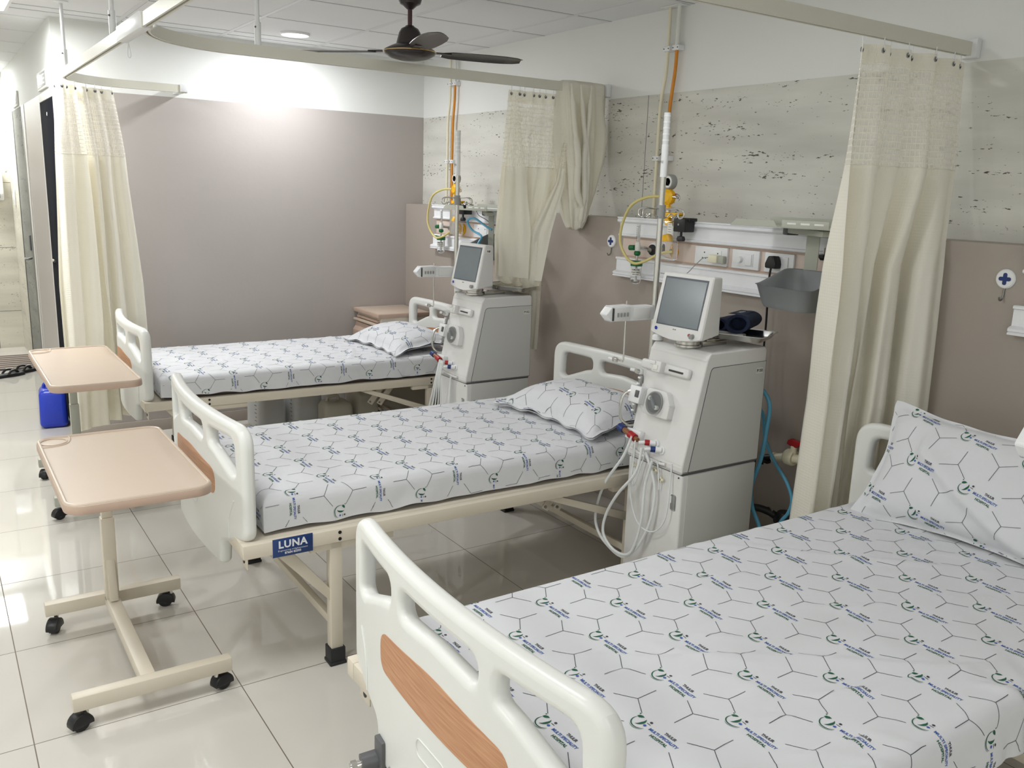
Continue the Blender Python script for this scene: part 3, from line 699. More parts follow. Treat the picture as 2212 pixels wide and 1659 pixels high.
def print_on(mb, S, dom, anchor, rdir, udir, lift=0.0006, a=(0.10, 0.155), b=(0.10, -0.151), scale=1.0):
    """lay the repeat on the parametric cloth S(u, v) -> (point, normal); dom(u, v) says where there is cloth"""
    R = Vector(rdir).normalized(); U = Vector(udir).normalized(); A0 = Vector(anchor)
    def put(T, ox, oy):
        for mat, vs, fs in T:
            pts = []; ok = []
            for s_, t_ in vs:
                q = A0 + R * ((ox + s_) * scale) + U * ((oy + t_) * scale); ok.append(dom(q.x, q.y))
                if ok[-1]:
                    p, n = S(q.x, q.y); pts.append(p + n * lift)
                else: pts.append(Vector((0, 0, 0)))
            F = [f for f in fs if all(ok[i] for i in f)]
            if F:
                used = sorted({i for f in F for i in f}); mp = {i: k for k, i in enumerate(used)}
                mb.add([pts[i] for i in used], [[mp[i] for i in f] for f in F], mat)
    for i in range(-16, 17):
        for j in range(-16, 17):
            ox = a[0] * i + b[0] * j; oy = a[1] * i + b[1] * j
            q = A0 + R * (ox * scale) + U * (oy * scale)
            if abs(q.x - 1.0) > 1.9 or abs(q.y) > 1.4: continue
            put(TEMPL, ox, oy); put(ARM_A, ox + 0.038, oy - 0.100); put(ARM_B, ox - 0.062, oy - 0.052)
def cloth_normal(F, u, v, e=0.002):
    p = F(u, v); a = F(u + e, v) - F(u - e, v); b = F(u, v + e) - F(u, v - e); n = a.cross(b); n.normalize(); return p, n

def sstep0(t): t = max(0, min(1, t)); return t * t * (3 - 2 * t)
def make_sheet(label, bed, seed, L0, L1, Wh, top, drop, creases, wr, anchor, ripple=0.0, step=0.0125, rise=None, shift=0.0, ridges=()):
    loc, rot, sy = bed; r = 0.035; loc = (loc[0], loc[1] + shift, loc[2])
    def fold(t, lim):
        """arc length beyond the flat edge -> (inset travel, fall)"""
        if t <= 0: return 0.0, 0.0
        q = r * PI / 2
        if t < q: return r * math.sin(t / r), r * (1 - math.cos(t / r))
        return r + 0.02 * (t - q), r + min(t - q, lim)
    def F(u, v):
        fu, du = (0, 0); sgn = 1
        if u < L0 + r: fu, du = fold(L0 + r - u, drop); x = L0 + r - fu
        elif u > L1 - r: fu, du = fold(u - (L1 - r), drop); x = L1 - r + fu
        else: x = u
        if abs(v) > Wh - r: fv, dv = fold(abs(v) - (Wh - r), drop); y = math.copysign(Wh - r + fv, v)
        else: dv = 0.0; y = v
        z = top - max(du, dv)
        sag = 0.0
        N = noise.noise(Vector((u * 2.1 + seed, v * 2.6, seed * 1.7))); N2 = noise.noise(Vector((u * 7.3 + v * 4 + seed, v * 6.1 - u * 2, seed)))
        flat = 1.0 - min(1.0, max(du, dv) / r)
        # long soft wrinkles running obliquely
        rd = abs(noise.noise(Vector((u * 3.0 - v * 2.2 + seed, (v + u * 0.6) * 9.0, seed * .3))))
        z += (wr * (N * 0.6 + N2 * 0.25) + wr * 1.1 * max(0.0, 0.25 - rd) * 4 * max(0, N + 0.25)) * (0.35 + 0.65 * flat)
        for cx, sl in creases:
            d = u - cx - sl * v; z += 0.0022 * math.exp(-(d / 0.006) ** 2) * flat
        for xa, ya, xb, yb, hh, ww in ridges:      # a pushed-up fold between two points, steeper on one side
            ex, ey = xb - xa, yb - ya; LL = math.hypot(ex, ey); al = ((u - xa) * ex + (y - ya) * ey) / LL; d = ((u - xa) * ey - (y - ya) * ex) / LL + 0.012 * math.sin(al * 9 + seed)
            z += hh * math.exp(-(d / (ww if d > 0 else ww * 0.38)) ** 2) * sstep0(al / 0.12) * sstep0((LL - al) / 0.12) * (0.3 + 0.7 * flat)
        # the hanging sides sway in shallow folds
        if dv > r * 0.6:
            w_ = min(1, (dv - r * 0.6) / 0.08); y += math.copysign(w_ * (ripple * math.sin(u * 21 + seed * 3 + 2 * N) * 0.5 + ripple * N2 * 1.5 + 0.004 * N), v)
            if dv >= drop - 0.02: z += 0.010 * noise.noise(Vector((u * 9, seed, 1)))
        if rise: z += rise(u, v)
        return Vector((x, y, z))
    q = r * PI / 2
    ext = q + drop - r
    u0, u1, v0, v1 = L0 + r - ext, L1 - r + ext * 0.6, -(Wh - r + ext), (Wh - r + ext)
    nu = int((u1 - u0) / step); nv = int((v1 - v0) / step)
    m = MB(); vs = []
    for i in range(nu + 1):
        for j in range(nv + 1): vs.append(F(u0 + (u1 - u0) * i / nu, v0 + (v1 - v0) * j / nv))
    fs = [[i * (nv + 1) + j, (i + 1) * (nv + 1) + j, (i + 1) * (nv + 1) + j + 1, i * (nv + 1) + j + 1] for i in range(nu) for j in range(nv)]
    m.add(vs, fs, 'sheet')
    dom = lambda u, v: u0 + 0.003 < u < u1 - 0.003 and v0 + 0.003 < v < v1 - 0.003 and not (abs(v) > Wh and (u < L0 or u > L1))
    ax, ay = anchor
    print_on(m, lambda u, v: cloth_normal(F, u, v), dom, (ax - loc[0], ay - loc[1]), (0.03, -1), (1, 0.03), lift=0.0008)
    o = m.build('bed_sheet', None, loc, (0, 0, rot), angle=180)
    tag(o, label, 'bed sheet', 'printed hospital bed sheets')
    # mattress under it
    mm = MB(); mm.box((L0 + 0.008, -(Wh - 0.008), 0.500), (L1 - 0.008, Wh - 0.008, top - wr * 1.6 - 0.008), 'mattress', 0.022, 3)
    mo = mm.build('mattress', None, loc, (0, 0, rot))
    return o, mo
o, mo = make_sheet('white hospital sheet with printed logos on the foreground bed', BEDS['near'], 3.1, 0.085, 1.885, 0.475, 0.622, 0.128, [], 0.0050, (1.494, 1.607), 0.010, 0.010, shift=-0.085,
    ridges=[(0.30, 0.16, 1.15, -0.38, 0.006, 0.030), (0.62, -0.22, 1.20, -0.40, 0.007, 0.022), (0.50, 0.36, 1.1, 0.20, 0.005, 0.03), (1.15, 0.40, 1.55, -0.05, 0.006, 0.025), (0.95, 0.05, 1.5, -0.2, 0.005, 0.03), (0.20, -0.30, 0.8, -0.44, 0.006, 0.02), (1.0, -0.36, 1.12, -0.50, 0.010, 0.02), (0.18, 0.1, 0.5, 0.0, 0.004, 0.02)])
tag(mo, 'mattress under the printed sheet of the foreground bed', 'mattress', 'mattresses')
o, mo = make_sheet('white hospital sheet with crosswise fold creases on the middle bed', BEDS['mid'], 8.4, 0.085, 1.885, 0.445, 0.622, 0.112, [(0.20, -.02), (0.52, -.02), (0.86, -.02), (1.20, -.02), (1.53, -.02)], 0.0022, (1.059, 3.159), 0.005, 0.0125, ridges=[(0.3, -0.1, 0.6, -0.42, 0.004, 0.02), (1.25, -0.2, 1.4, -0.44, 0.005, 0.02)])
tag(mo, 'brown mattress edge showing above the stickered side rail', 'mattress', 'mattresses')
o, mo = make_sheet('rumpled white hospital sheet on the bed along the end wall', BEDS['far'], 15.7, 0.085, 1.885, 0.445, 0.622, 0.108, [(0.3, .1)], 0.0048, (1.30, 5.02), 0.010, 0.0125, ridges=[(0.25, -0.35, 0.7, 0.1, 0.008, 0.025), (0.7, 0.3, 1.2, 0.1, 0.008, 0.03), (1.1, -0.4, 1.3, 0.0, 0.009, 0.02), (0.5, -0.2, 1.1, -0.38, 0.007, 0.02)])
tag(mo, 'mattress under the sheet of the bed along the end wall', 'mattress', 'mattresses')

def make_pillow(label, L, W, Hh, M, seed, anchor, rdir, udir, flange=0.03, sag=0.0, lump=0.006, extra=None, both=True):
    """cushion in its own (u, v) cloth frame, -L/2..L/2 by -W/2..W/2, top surface printed"""
    def prof(a): return (1 - abs(a) ** 2.6) ** 0.55 if abs(a) < 1 else 0.0
    Li, Wi = L / 2 - flange, W / 2 - flange
    def top(u, v, sgn=1):
        a, b = u / Li, v / Wi
        h = Hh * min(prof(a) if abs(a) < 1 else 0, 1) * (prof(b) if abs(b) < 1 else 0)
        N = noise.noise(Vector((u * 5 + seed, v * 5, seed))); N2 = noise.noise(Vector((u * 15 + seed, v * 13, seed * 2)))
        edge = max(abs(a), abs(b))
        z = 0.004 * sgn + h * (0.5 if sgn < 0 else 1.0) * sgn + (lump * N + lump * 0.45 * N2) * (1 if sgn > 0 else 0.15)
        if edge > 1: z += 0.006 * math.sin((u - v) * 38 + seed) * min(1, (edge - 1) * 8)
        x, y = u, v
        # corners pinch outward, the sides pull in
        k = 0.03; x += -math.copysign(k * (1 - b * b) * abs(a) ** 3, a) if abs(b) < 1 else 0; y += -math.copysign(k * (1 - a * a) * abs(b) ** 3, b) if abs(a) < 1 else 0
        z -= sag * (u / (L / 2)) ** 2
        p = Vector((x, y, z))
        if extra: p = extra(p, u, v, sgn)
        return p
    n1, n2 = int(L / 0.0125), int(W / 0.0125); m = MB(); fs = []
    for sgn in (1, -1):
        vs = [top(-L / 2 + L * i / n1, -W / 2 + W * j / n2, sgn) for i in range(n1 + 1) for j in range(n2 + 1)]
        fs = [[i * (n2 + 1) + j, (i + 1) * (n2 + 1) + j, (i + 1) * (n2 + 1) + j + 1, i * (n2 + 1) + j + 1][::sgn] for i in range(n1) for j in range(n2)]
        m.add([M @ p for p in vs], fs, 'sheet')
    dom = lambda u, v: abs(u) < L / 2 - 0.003 and abs(v) < W / 2 - 0.003
    def S(u, v):
        p, n = cloth_normal(lambda a, b: top(a, b, 1), u, v); return p, n
    mt = MB(); print_on(mt, S, dom, anchor, rdir, udir, lift=0.0010)
    for k in range(len(mt.v)): mt.v[k] = tuple(M @ Vector(mt.v[k]))
    off = len(m.v); m.v += mt.v
    for f, mi in zip(mt.f, mt.m): m.f.append(tuple(i + off for i in f)); m.m.append(m.mi(mt.mats[mi]))
    return tag(m.build('pillow', angle=180), label, 'pillow', 'printed pillows')
def frame(o, xa, ya):
    x = Vector(xa).normalized(); z = x.cross(Vector(ya)).normalized(); y = z.cross(x); o = Vector(o)
    return Matrix(((x.x, y.x, z.x, o.x), (x.y, y.y, z.y, o.y), (x.z, y.z, z.z, o.z), (0, 0, 0, 1)))
# middle bed: lies flat, print reads from the head end
make_pillow('plump printed pillow lying at the head of the middle bed', 0.48, 0.72, 0.088, frame((2.392, 2.985, 0.679), (1, 0.03, 0.06), (-0.03, 1, 0)), 2.0, (-0.10, -0.05), (0.12, 1), (-1, 0.12), flange=0.028, sag=0.02)
make_pillow('flatter printed pillow on the bed along the end wall', 0.48, 0.70, 0.080, frame((2.47, 4.94, 0.676), (1, 0.05, 0.07), (-0.05, 1, 0)), 6.0, (0.02, 0.06), (0.05, -1), (1, 0.05), flange=0.028, sag=0.025)
# near bed: propped up against the headboard
def slump(p, u, v, s):
    p.z += 0.018 * math.sin((u + v * 0.9) * 6.0) * (0.5 if s > 0 else 0.2) + (0.020 * math.exp(-((u * 0.85 - v * 0.55 + 0.07) / (0.045 if u * 0.85 - v * 0.55 + 0.07 > 0 else 0.014)) ** 2) if s > 0 and v < 0.2 else 0); return p
make_pillow('big printed pillow propped up against the headboard in the foreground', 0.42, 0.74, 0.070, frame((2.575, 1.265, 0.785), (0.46, 0.02, 0.84), (-0.02, 1, 0.03)), 11.0, (-0.03, 0.02), (-0.25, -1), (1, -0.25), flange=0.02, sag=0.0, lump=0.009, extra=slump)
# ---------------------------------------------------------------- dialysis machines (local: x depth, 0 at the front, +y toward the bed it serves)
def front_x(z): return 0.0 if z < 0.6 else 0.09 * (z - 0.6) / 0.45
def make_machine(label, loc, bottle_text, cuff=False):
    t = thing('dialysis_machine', label, 'dialysis machine', loc, 0, 'dialysis machines')
    W = 0.150
    m = MB(); m.box((0.004, -W, 0.055), (0.40, W, 0.600), 'machine_white', 0.008, 3); o = m.build('base_cabinet', t)
    m = MB(); m.box((0.030, -W - 0.0015, 0.06), (0.398, -W + 0.004, 0.597), 'machine_grey', 0.001); m.build('side_panel', o); m = MB(); m.box((0.030, W - 0.004, 0.06), (0.398, W + 0.0015, 0.597), 'machine_grey', 0.001); m.build('side_panel', o)
    m = MB(); m.tube([(0.0025, y, z) for y, z in rpoly(-0.125, 0.455, -0.100, 0.515, 0.006, 3)] + [(0.0025, -0.100, 0.48)], 0.0014, 'grey_mid', 6, 1); m.box((0.0015, -0.122, 0.458), (0.004, -0.103, 0.512), 'grey_mid', 0.001); m.build('finger_pull', o)
    for x in (0.05, 0.36):
        for y in (-0.12, 0.12):
            m = MB(); m.cyl((x, y - 0.012, 0.028), (x, y + 0.012, 0.028), 0.028, 'rubber', 20); m.box((x - 0.012, y - 0.016, 0.028), (x + 0.012, y + 0.016, 0.060), 'dark_grey', 0.003); m.build('castor', t)
    prof = round_poly([(-0.006, 0.607), (-0.004, 0.635), (0.084, 1.030), (0.100, 1.054), (0.405, 1.060), (0.405, 0.607)], [0.006, 0.01, 0.012, 0.02, 0.015, 0.004], 5)
    m = MB(); m.prism(prof, -W - 0.002, W + 0.002, 'machine_white', 'xz', 0.007, 3); body = m.build('upper_cabinet', t, angle=40, wn=True)
    # side door, a grey panel with a dark seam
    sp = round_poly([(0.028, 0.612), (0.108, 1.000), (0.403, 1.004), (0.403, 0.612)], [0.0, 0.022, 0.0, 0.0], 6)
    for s in (-1, 1):
        m = MB(); m.prism(sp, s * (W + 0.0012), s * (W + 0.0032), 'machine_grey', 'xz', 0.0006, 1); p = m.build('side_door', body)
        m = MB(); m.tube([(a, s * (W + 0.0022), b) for a, b in sp] + [(sp[0][0], s * (W + 0.0022), sp[0][1])], 0.0014, 'seam', 6, 1); m.build('seam', body)
        if s < 0:
            m = MB(); m.box((0.352, -W - 0.0038, 0.958), (0.388, -W - 0.0034, 0.980), 'label_white'); text_on(m, bottle_text, 0.016, (0.370, -W - 0.0041, 0.969), (1, 0, 0), (0, 0, 1), 'ink_black', 0.0005, 1.0, 0.032); m.build('asset_sticker', body, smooth=False)
    m = MB(); m.box((0.006, -W + 0.003, 0.598), (0.40, W - 0.003, 0.609), 'dark_grey'); m.cyl((0.001, -W + 0.018, 0.588), (0.006, -W + 0.018, 0.588), 0.003, 'seam', 10); m.build('shadow_gap', body)
    # monitor on a swivel
    c = thing_part('monitor', t)
    mo = Matrix.Translation((0.135, 0.0, 1.082)) @ Matrix.Rotation(math.radians(3), 4, 'Z')
    def fx(z): return -0.085 + 0.055 * z / 0.25
    m = MB()
    fr = [];
    N = 10
    chin = [(-0.128 + 0.256 * i / N, 0.018 - 0.018 * math.sin(PI * i / N)) for i in range(N + 1)]
    outline = round_poly([chin[0]] + chin[1:-1] + [chin[-1], (0.124, 0.247), (-0.124, 0.247)], [0.010] + [0] * (N - 1) + [0.010, 0.010, 0.010], 4)
    k = len(outline); vs = []
    layers = [(0.0, 0.004, 0), (0.0, 0.0, 0.004), (0.0, 0.0, 0.016), (0.002, 0.002, 0.018)]
    vs = []
    cy, cz = 0.0, 0.125
    def ring(sc, dx, zback=None):
        r = []
        for y, z in outline:
            yy = y * sc; zz = cz + (z - cz) * sc
            r.append((fx(z) + dx, yy, zz))
        return r
    R = [ring(0.972, 0.0), ring(1.0, 0.006), ring(1.0, 0.020)]
    back = []
    for y, z in outline: back.append((0.030 + 0.0 * z, y * 0.90, cz + 0.004 + (z - cz) * 0.93))
    back2 = [(0.036, y * 0.84, cz + 0.004 + (z - cz) * 0.88) for y, z in outline]
    R += [back, back2]
    vs = [p for r_ in R for p in r_]; fs = []
    for a in range(len(R) - 1):
        for i in range(k): fs.append([a * k + i, a * k + (i + 1) % k, (a + 1) * k + (i + 1) % k, (a + 1) * k + i])
    fs += [list(range(k)), [(len(R) - 1) * k + i for i in range(k)][::-1]]
    m.add(vs, fs, 'machine_white', mo); b = m.build('housing', c, angle=30)
    def fp(y, z, d=0.0): return mo @ Vector((fx(z) + d, y, z))
    m = MB()
    def plate(y0, y1, z0, z1, d, mat):
        P = [fp(y0, z0, d), fp(y1, z0, d), fp(y1, z1, d), fp(y0, z1, d)]; Q = [fp(y0, z0, 0.002), fp(y1, z0, 0.002), fp(y1, z1, 0.002), fp(y0, z1, 0.002)]
        m.add(P + Q, [[0, 1, 2, 3], [7, 6, 5, 4], [0, 4, 5, 1], [1, 5, 6, 2], [2, 6, 7, 3], [3, 7, 4, 0]], mat)
    plate(-0.105, 0.105, 0.052, 0.232, -0.0012, 'screen_rim'); plate(-0.100, 0.100, 0.056, 0.225, -0.0016, 'screen'); m.build('screen', c, smooth=False)
    m = MB(); m.cyl(fp(0.098, 0.036, 0.002), fp(0.098, 0.036, -0.003), 0.0095, 'white_plastic', 20); m.cyl(fp(0.098, 0.036, -0.002), fp(0.098, 0.036, -0.0045), 0.007, 'ink_navy', 20); m.build('power_button', c)
    m = MB(); m.cyl(fp(-0.086, 0.028, 0.002), fp(-0.086, 0.028, -0.014), 0.009, 'grey_mid', 18); m.cyl(fp(-0.070, 0.030, 0.002), fp(-0.070, 0.030, -0.004), 0.006, 'red', 16); m.build('selector_knob', c)
    m = MB(); u = (fp(0, 1) - fp(0, 0)).normalized(); rt = (fp(-1, 0) - fp(0, 0)).normalized()
    text_on(m, 'NIPRO', 0.010, fp(0.008, 0.025, -0.0006), rt, u, 'grey_mid', 0.0003, 1.0, 0.026)
    for a in (-0.0045, 0.0045): m.cyl(fp(0.008 + a, 0.040, 0.0), fp(0.008 + a, 0.040, -0.0008), 0.004, 'grey_mid', 10)
    m.build('printed_name', c, smooth=False)
    m = MB(); m.lathe([(0.052, 1.058), (0.052, 1.066), (0.046, 1.068), (0.046, 1.078), (0.05, 1.080), (0.05, 1.088)], 'chrome', 32, (0.125, -0.005, 0)); m.build('swivel', c)
    # things on the sloping front
    def F(y, z, d=0.0): return Vector((front_x(z) - 0.006 + d, y, z))
    n_ = Vector((0.976, 0, -0.2175)); 
    sl = Matrix.Rotation(math.radians(12.5), 4, 'Y')
    def at(y, z): return Matrix.Translation(F(y, z)) @ sl
    g = thing_part('bracket_rail', t)
    m = MB(); m.box((-0.020, -0.095, -0.018), (0.004, 0.165, 0.020), 'machine_white', 0.010, 3, M=at(0, 0.965)); m.build('rail_plate', g)
    m = MB(); m.box((-0.022, -0.070, -0.004), (-0.018, 0.005, 0.003), 'seam', M=at(0, 0.965)); m.build('slot', g)
    m = MB(); m.box((-0.046, 0.028, -0.020), (-0.016, 0.075, 0.024), 'machine_white', 0.006, 2, M=at(0, 0.965)); m.box((-0.052, 0.055, 0.006), (-0.03, 0.085, 0.022), 'machine_white', 0.004, M=at(0, 0.965)); m.box((-0.050, 0.040, -0.012), (-0.04, 0.065, 0.008), 'label_white', 0.003, M=at(0, 0.965)); m.build('sliding_clamp', g)
    m = MB(); m.box((-0.020, 0.155, -0.012), (0.0, 0.185, 0.010), 'white_plastic', 0.005, M=at(0, 0.93)); m.cyl((-0.02, 0.165, 0.0), (-0.035, 0.165, 0.0), 0.009, 'chrome', 14, M=at(0, 0.93)); m.cyl((-0.018, 0.19, 0.0), (-0.028, 0.205, 0.0), 0.007, 'white_plastic', 12, M=at(0, 0.93)); m.build('line_clip', g)
    for z, lb in ((0.895, 'a'), (0.790, 'b')):
        m = MB(); m.box((-0.012, 0.150, -0.022), (0.0, 0.166, 0.022), 'grey_mid', 0.002, M=at(0, z)); m.box((-0.02, 0.152, 0.008), (-0.008, 0.164, 0.016), 'white_plastic', 0.002, M=at(0, z)); m.box((-0.02, 0.152, -0.016), (-0.008, 0.164, -0.008), 'white_plastic', 0.002, M=at(0, z)); m.build('line_holder', t)
    m = MB(); m.box((-0.034, 0.115, -0.034), (0.002, 0.180, 0.034), 'white_plastic', 0.006, 2, M=at(0, 0.842)); o = m.build('air_detector', t)
    m = MB(); m.box((-0.038, 0.122, -0.010), (-0.012, 0.142, 0.018), 'dark_grey', 0.002, M=at(0, 0.842)); m.build('detector_window', o)
    # blood pump
    g = thing_part('blood_pump', t)
    A = at(0.028, 0.832)
    m = MB(); pl = round_poly([(-0.075, -0.050), (-0.075, 0.005), (-0.045, 0.052), (0.060, 0.052), (0.060, -0.050)], [0.006, 0.012, 0.02, 0.012, 0.012], 5)
    m.prism([(a, b) for a, b in pl], -0.030, 0.004, 'machine_white', 'yz', 0.004, 2, M=A); m.build('pump_housing', g)
    m = MB(); m.lathe([(0.045, -0.0305), (0.045, -0.034), (0.041, -0.036), (0.038, -0.0315)], 'grey_mid', 32, (0, 0.004, 0), 'x', M=A); m.build('race_ring', g)
    m = MB(); m.lathe([(0.0, -0.0318), (0.040, -0.0316), (0.040, -0.0305)], 'dark_grey', 32, (0, 0.004, 0), 'x', M=A)
    for a in (35, 215):
        q = math.radians(a); m.cyl((-0.031, 0.004 + 0.026 * math.cos(q), 0.026 * math.sin(q)), (-0.042, 0.004 + 0.026 * math.cos(q), 0.026 * math.sin(q)), 0.0085, 'label_white', 14, M=A)
    m.box((-0.044, -0.012, -0.006), (-0.031, 0.012, 0.006), 'screen', 0.002, M=A @ Matrix.Translation((0, 0.004, 0)) @ Matrix.Rotation(math.radians(50), 4, 'X') @ Matrix.Scale(2.2, 4, (0, 1, 0))); m.build('rotor', g)
    m = MB(); m.prism(rpoly(-0.050, -0.048, 0.058, 0.048, 0.035, 6), -0.0475, -0.046, 'glass', 'yz', 0.0, M=A); m.build('clear_cover', g)
    # lettering
    m = MB(); u = Vector((0.2175, 0, 0.976)); text_on(m, 'NIPRO', 0.019, F(-0.055, 0.742, -0.0012), (0, -1, 0), u, 'ink_navy', 0.0011, 1.0, 0.050); text_on(m, 'SURDIAL 55Plus', 0.0085, F(-0.055, 0.726, -0.0012), (0, -1, 0), u, 'ink_black', 0.0002, 1.0, 0.058); m.build('front_lettering', body, smooth=False)
    # dialysate couplings
    g = thing_part('bypass_coupling', t); B = at(0.125, 0.695)
    m = MB(); m.box((-0.030, -0.052, -0.026), (0.0, 0.030, 0.016), 'white_plastic', 0.005, 2, M=B); m.build('holder', g)
    m = MB(); m.cyl((-0.045, 0.055, 0.010), (-0.045, 0.025, 0.004), 0.015, 'blue', 18, M=B); m.build('blue_cap', g)
    m = MB(); m.cyl((-0.045, 0.030, 0.006), (-0.045, -0.020, -0.006), 0.011, 'brown', 16, M=B); m.build('filter_core', g)
    m = MB(); m.cyl((-0.045, -0.012, -0.004), (-0.045, -0.045, -0.012), 0.015, 'red', 18, M=B); m.cyl((-0.045, -0.045, -0.012), (-0.045, -0.062, -0.016), 0.009, 'brown', 14, M=B); m.build('red_cap', g)
    for y, z, mat, nm in ((0.002, 0.684, 'red', 'red_connector'), (-0.035, 0.668, 'blue', 'blue_connector')):
        B = at(y, z); m = MB(); m.cyl((0.004, 0, 0), (-0.010, 0, 0), 0.016, 'white_plastic', 20, M=B); m.cyl((-0.01, 0.0, 0), (-0.028, 0.014, -0.002), 0.011, 'white_plastic', 18, M=B); m.cyl((-0.028, 0.014, -0.002), (-0.042, 0.025, -0.004), 0.0115, mat, 18, M=B); m.cyl((-0.042, 0.025, -0.004), (-0.060, 0.038, -0.010), 0.007, 'white_plastic', 14, M=B); m.build(nm, t)
    for y, z in ((-0.010, 0.640), (-0.040, 0.632)):
        B = at(y, z); m = MB(); m.cyl((0.004, 0, 0), (-0.004, 0, 0), 0.009, 'grey_mid', 16, M=B); m.build('port', t)
    # lower ledge
    m = MB(); m.tube([(-0.010, 0.125, 0.640), (-0.012, 0.06, 0.628), (-0.012, -0.03, 0.622), (-0.010, -0.07, 0.624)], 0.006, 'machine_white', 8, 4); m.build('drip_ledge', t)
    # steel guard loop on the far side
    m = MB(); m.tube([(0.05, 0.155, 0.86), (0.0, 0.185, 0.85), (-0.02, 0.190, 0.81), (-0.02, 0.188, 0.75), (0.0, 0.165, 0.72), (0.03, 0.155, 0.72)], 0.006, 'chrome', 10); m.build('hose_guard', t)
    # iv pole with holder arm
    g = thing_part('iv_pole', t); X, Y = 0.115, 0.180
    m = MB(); m.cyl((X, Y, 0.30), (X, Y, 1.70), 0.0115, 'chrome', 18); m.build('lower_pole', g)
    m = MB(); m.cyl((X, Y, 1.68), (X, Y, 1.80), 0.0135, 'white_plastic', 18); text_on(m, '102', 0.012, (X - 0.0138, Y, 1.735), (0, -1, 0), (0, 0, 1), 'ink_black'); m.build('white_sleeve', g)
    m = MB(); m.cyl((X, Y, 1.80), (X, Y, 1.915), 0.0125, 'tube_clear', 18)
    for i in range(5): m.cyl((X, Y, 1.812 + i * 0.022), (X, Y, 1.818 + i * 0.022), 0.0132, 'white_plastic', 18)
    m.build('clear_sleeve', g)
    m = MB(); m.cyl((X, Y, 1.525), (X, Y, 1.575), 0.017, 'grey_mid', 18); m.box((X + 0.005, Y + 0.01, 1.535), (X + 0.03, Y + 0.035, 1.565), 'black_plastic', 0.004); m.build('hook_hub', g)
    for sx, sy in ((-0.25, 1), (0.25, -1), (-1, -0.1), (1, 0.1)):
        v = Vector((sx, sy, 0)).normalized(); o = Vector((X, Y, 1.562)); up = Vector((0, 0, 1)); w = Vector((-v.y, v.x, 0)) * 0.016
        m = MB(); m.tube([o + v * 0.012, o + v * 0.045, o + v * 0.075 + up * 0.002, o + v * 0.098 - up * 0.006, o + v * 0.101 - up * 0.026, o + v * 0.084 - up * 0.034, o + v * 0.066 - up * 0.020 + w * .5, o + v * 0.048 - up * 0.034 + w, o + v * 0.036 - up * 0.030 + w], 0.003, 'chrome', 8, 6); m.build('hook', g)
    m = MB(); ZB = 1.165
    m.prism(round_poly([(-0.135, 0.0), (-0.108, 0.030), (-0.02, 0.032), (0.02, 0.026), (0.10, 0.026), (0.12, 0.018), (0.12, -0.018), (0.10, -0.030), (0.0, -0.030), (-0.108, -0.028)], [0.006, 0.004, 0.01, 0.01, 0.01, 0.01, 0.01, 0.01, 0.01, 0.004], 3), Y - 0.01, Y + 0.035, 'white_plastic', 'xz', 0.004, 2, M=Matrix.Translation((0, 0, ZB)))
    m.box((0.0, Y - 0.014, ZB - 0.022), (0.085, Y - 0.008, ZB + 0.020), 'machine_white', 0.006)
    m.box((-0.100, Y - 0.016, ZB - 0.027), (-0.020, Y - 0.008, ZB + 0.026), 'machine_white', 0.008); ho = m.build('dialyzer_holder', g)
    m = MB()
    for i in range(4): m.box((-0.088 + i * 0.016, Y - 0.020, ZB - 0.010), (-0.080 + i * 0.016, Y - 0.014, ZB + 0.006), 'grey_mid', 0.002)
    m.box((-0.107, Y - 0.0155, ZB - 0.024), (-0.103, Y - 0.009, ZB + 0.024), 'seam'); m.build('grip_ribs', ho)
    m = MB(); m.cyl((-0.012, Y + 0.02, ZB + 0.045), (-0.012, Y + 0.02, ZB - 0.19), 0.0032, 'chrome', 10); m.build('hanging_rod', ho)
    m = MB(); m.box((-0.02, Y + 0.018, ZB - 0.196), (-0.012, Y + 0.052, ZB - 0.190), 'chrome', 0.001); m.box((-0.024, Y + 0.05, ZB - 0.202), (-0.012, Y + 0.075, ZB - 0.184), 'chrome', 0.003); m.cyl((-0.018, Y + 0.075, ZB - 0.193), (-0.018, Y + 0.10, ZB - 0.193), 0.005, 'white_plastic', 10); m.build('bubble_trap_clip', ho)
    m = MB(); m.lathe([(0.022, 1.058), (0.022, 1.072), (0.015, 1.08), (0.0, 1.08)], 'white_plastic', 20, (X, Y - 0.03, 0)); m.build('pole_foot', g)
    # instrument tray on a swing arm
    g = thing_part('instrument_tray', t)
    m = MB(); m.box((0.17, -0.04, 1.058), (0.30, -0.015, 1.074), 'chrome', 0.002); m.box((0.20, -0.03, 1.070), (0.42, -0.005, 1.080), 'chrome', 0.002); m.build('tray_arm', g)
    T = Matrix.Translation((0.345, -0.035, 1.083)) @ Matrix.Rotation(math.radians(25), 4, 'Z')
    def rr(hx, hy, z, r=0.02): return [(a, b, z) for a, b in rpoly(-hx, -hy, hx, hy, r, 4)]
    rs = [rr(0.085, 0.125, 0.0), rr(0.098, 0.138, 0.020), rr(0.106, 0.146, 0.022), rr(0.106, 0.146, 0.0235), rr(0.097, 0.137, 0.0215), rr(0.084, 0.124, 0.002)]
    k = len(rs[0]); m = MB(); vs = [p for q in rs for p in q]; fs = [[a * k + i, a * k + (i + 1) % k, (a + 1) * k + (i + 1) % k, (a + 1) * k + i] for a in range(len(rs) - 1) for i in range(k)] + [list(range(k))[::-1], [(len(rs) - 1) * k + i for i in range(k)]]
    m.add(vs, fs, 'chrome', T); m.build('tray', g)
    return t
def thing_part(name, par):
    o = bpy.data.objects.new(name, None); COL.objects.link(o); o.parent = par; o.empty_display_size = 0.05; return o
def lines(t, sets):
    for name, pts, r, mat in sets:
        m = MB(); m.tube(pts, r, mat, 10, 6); m.build(name, t)
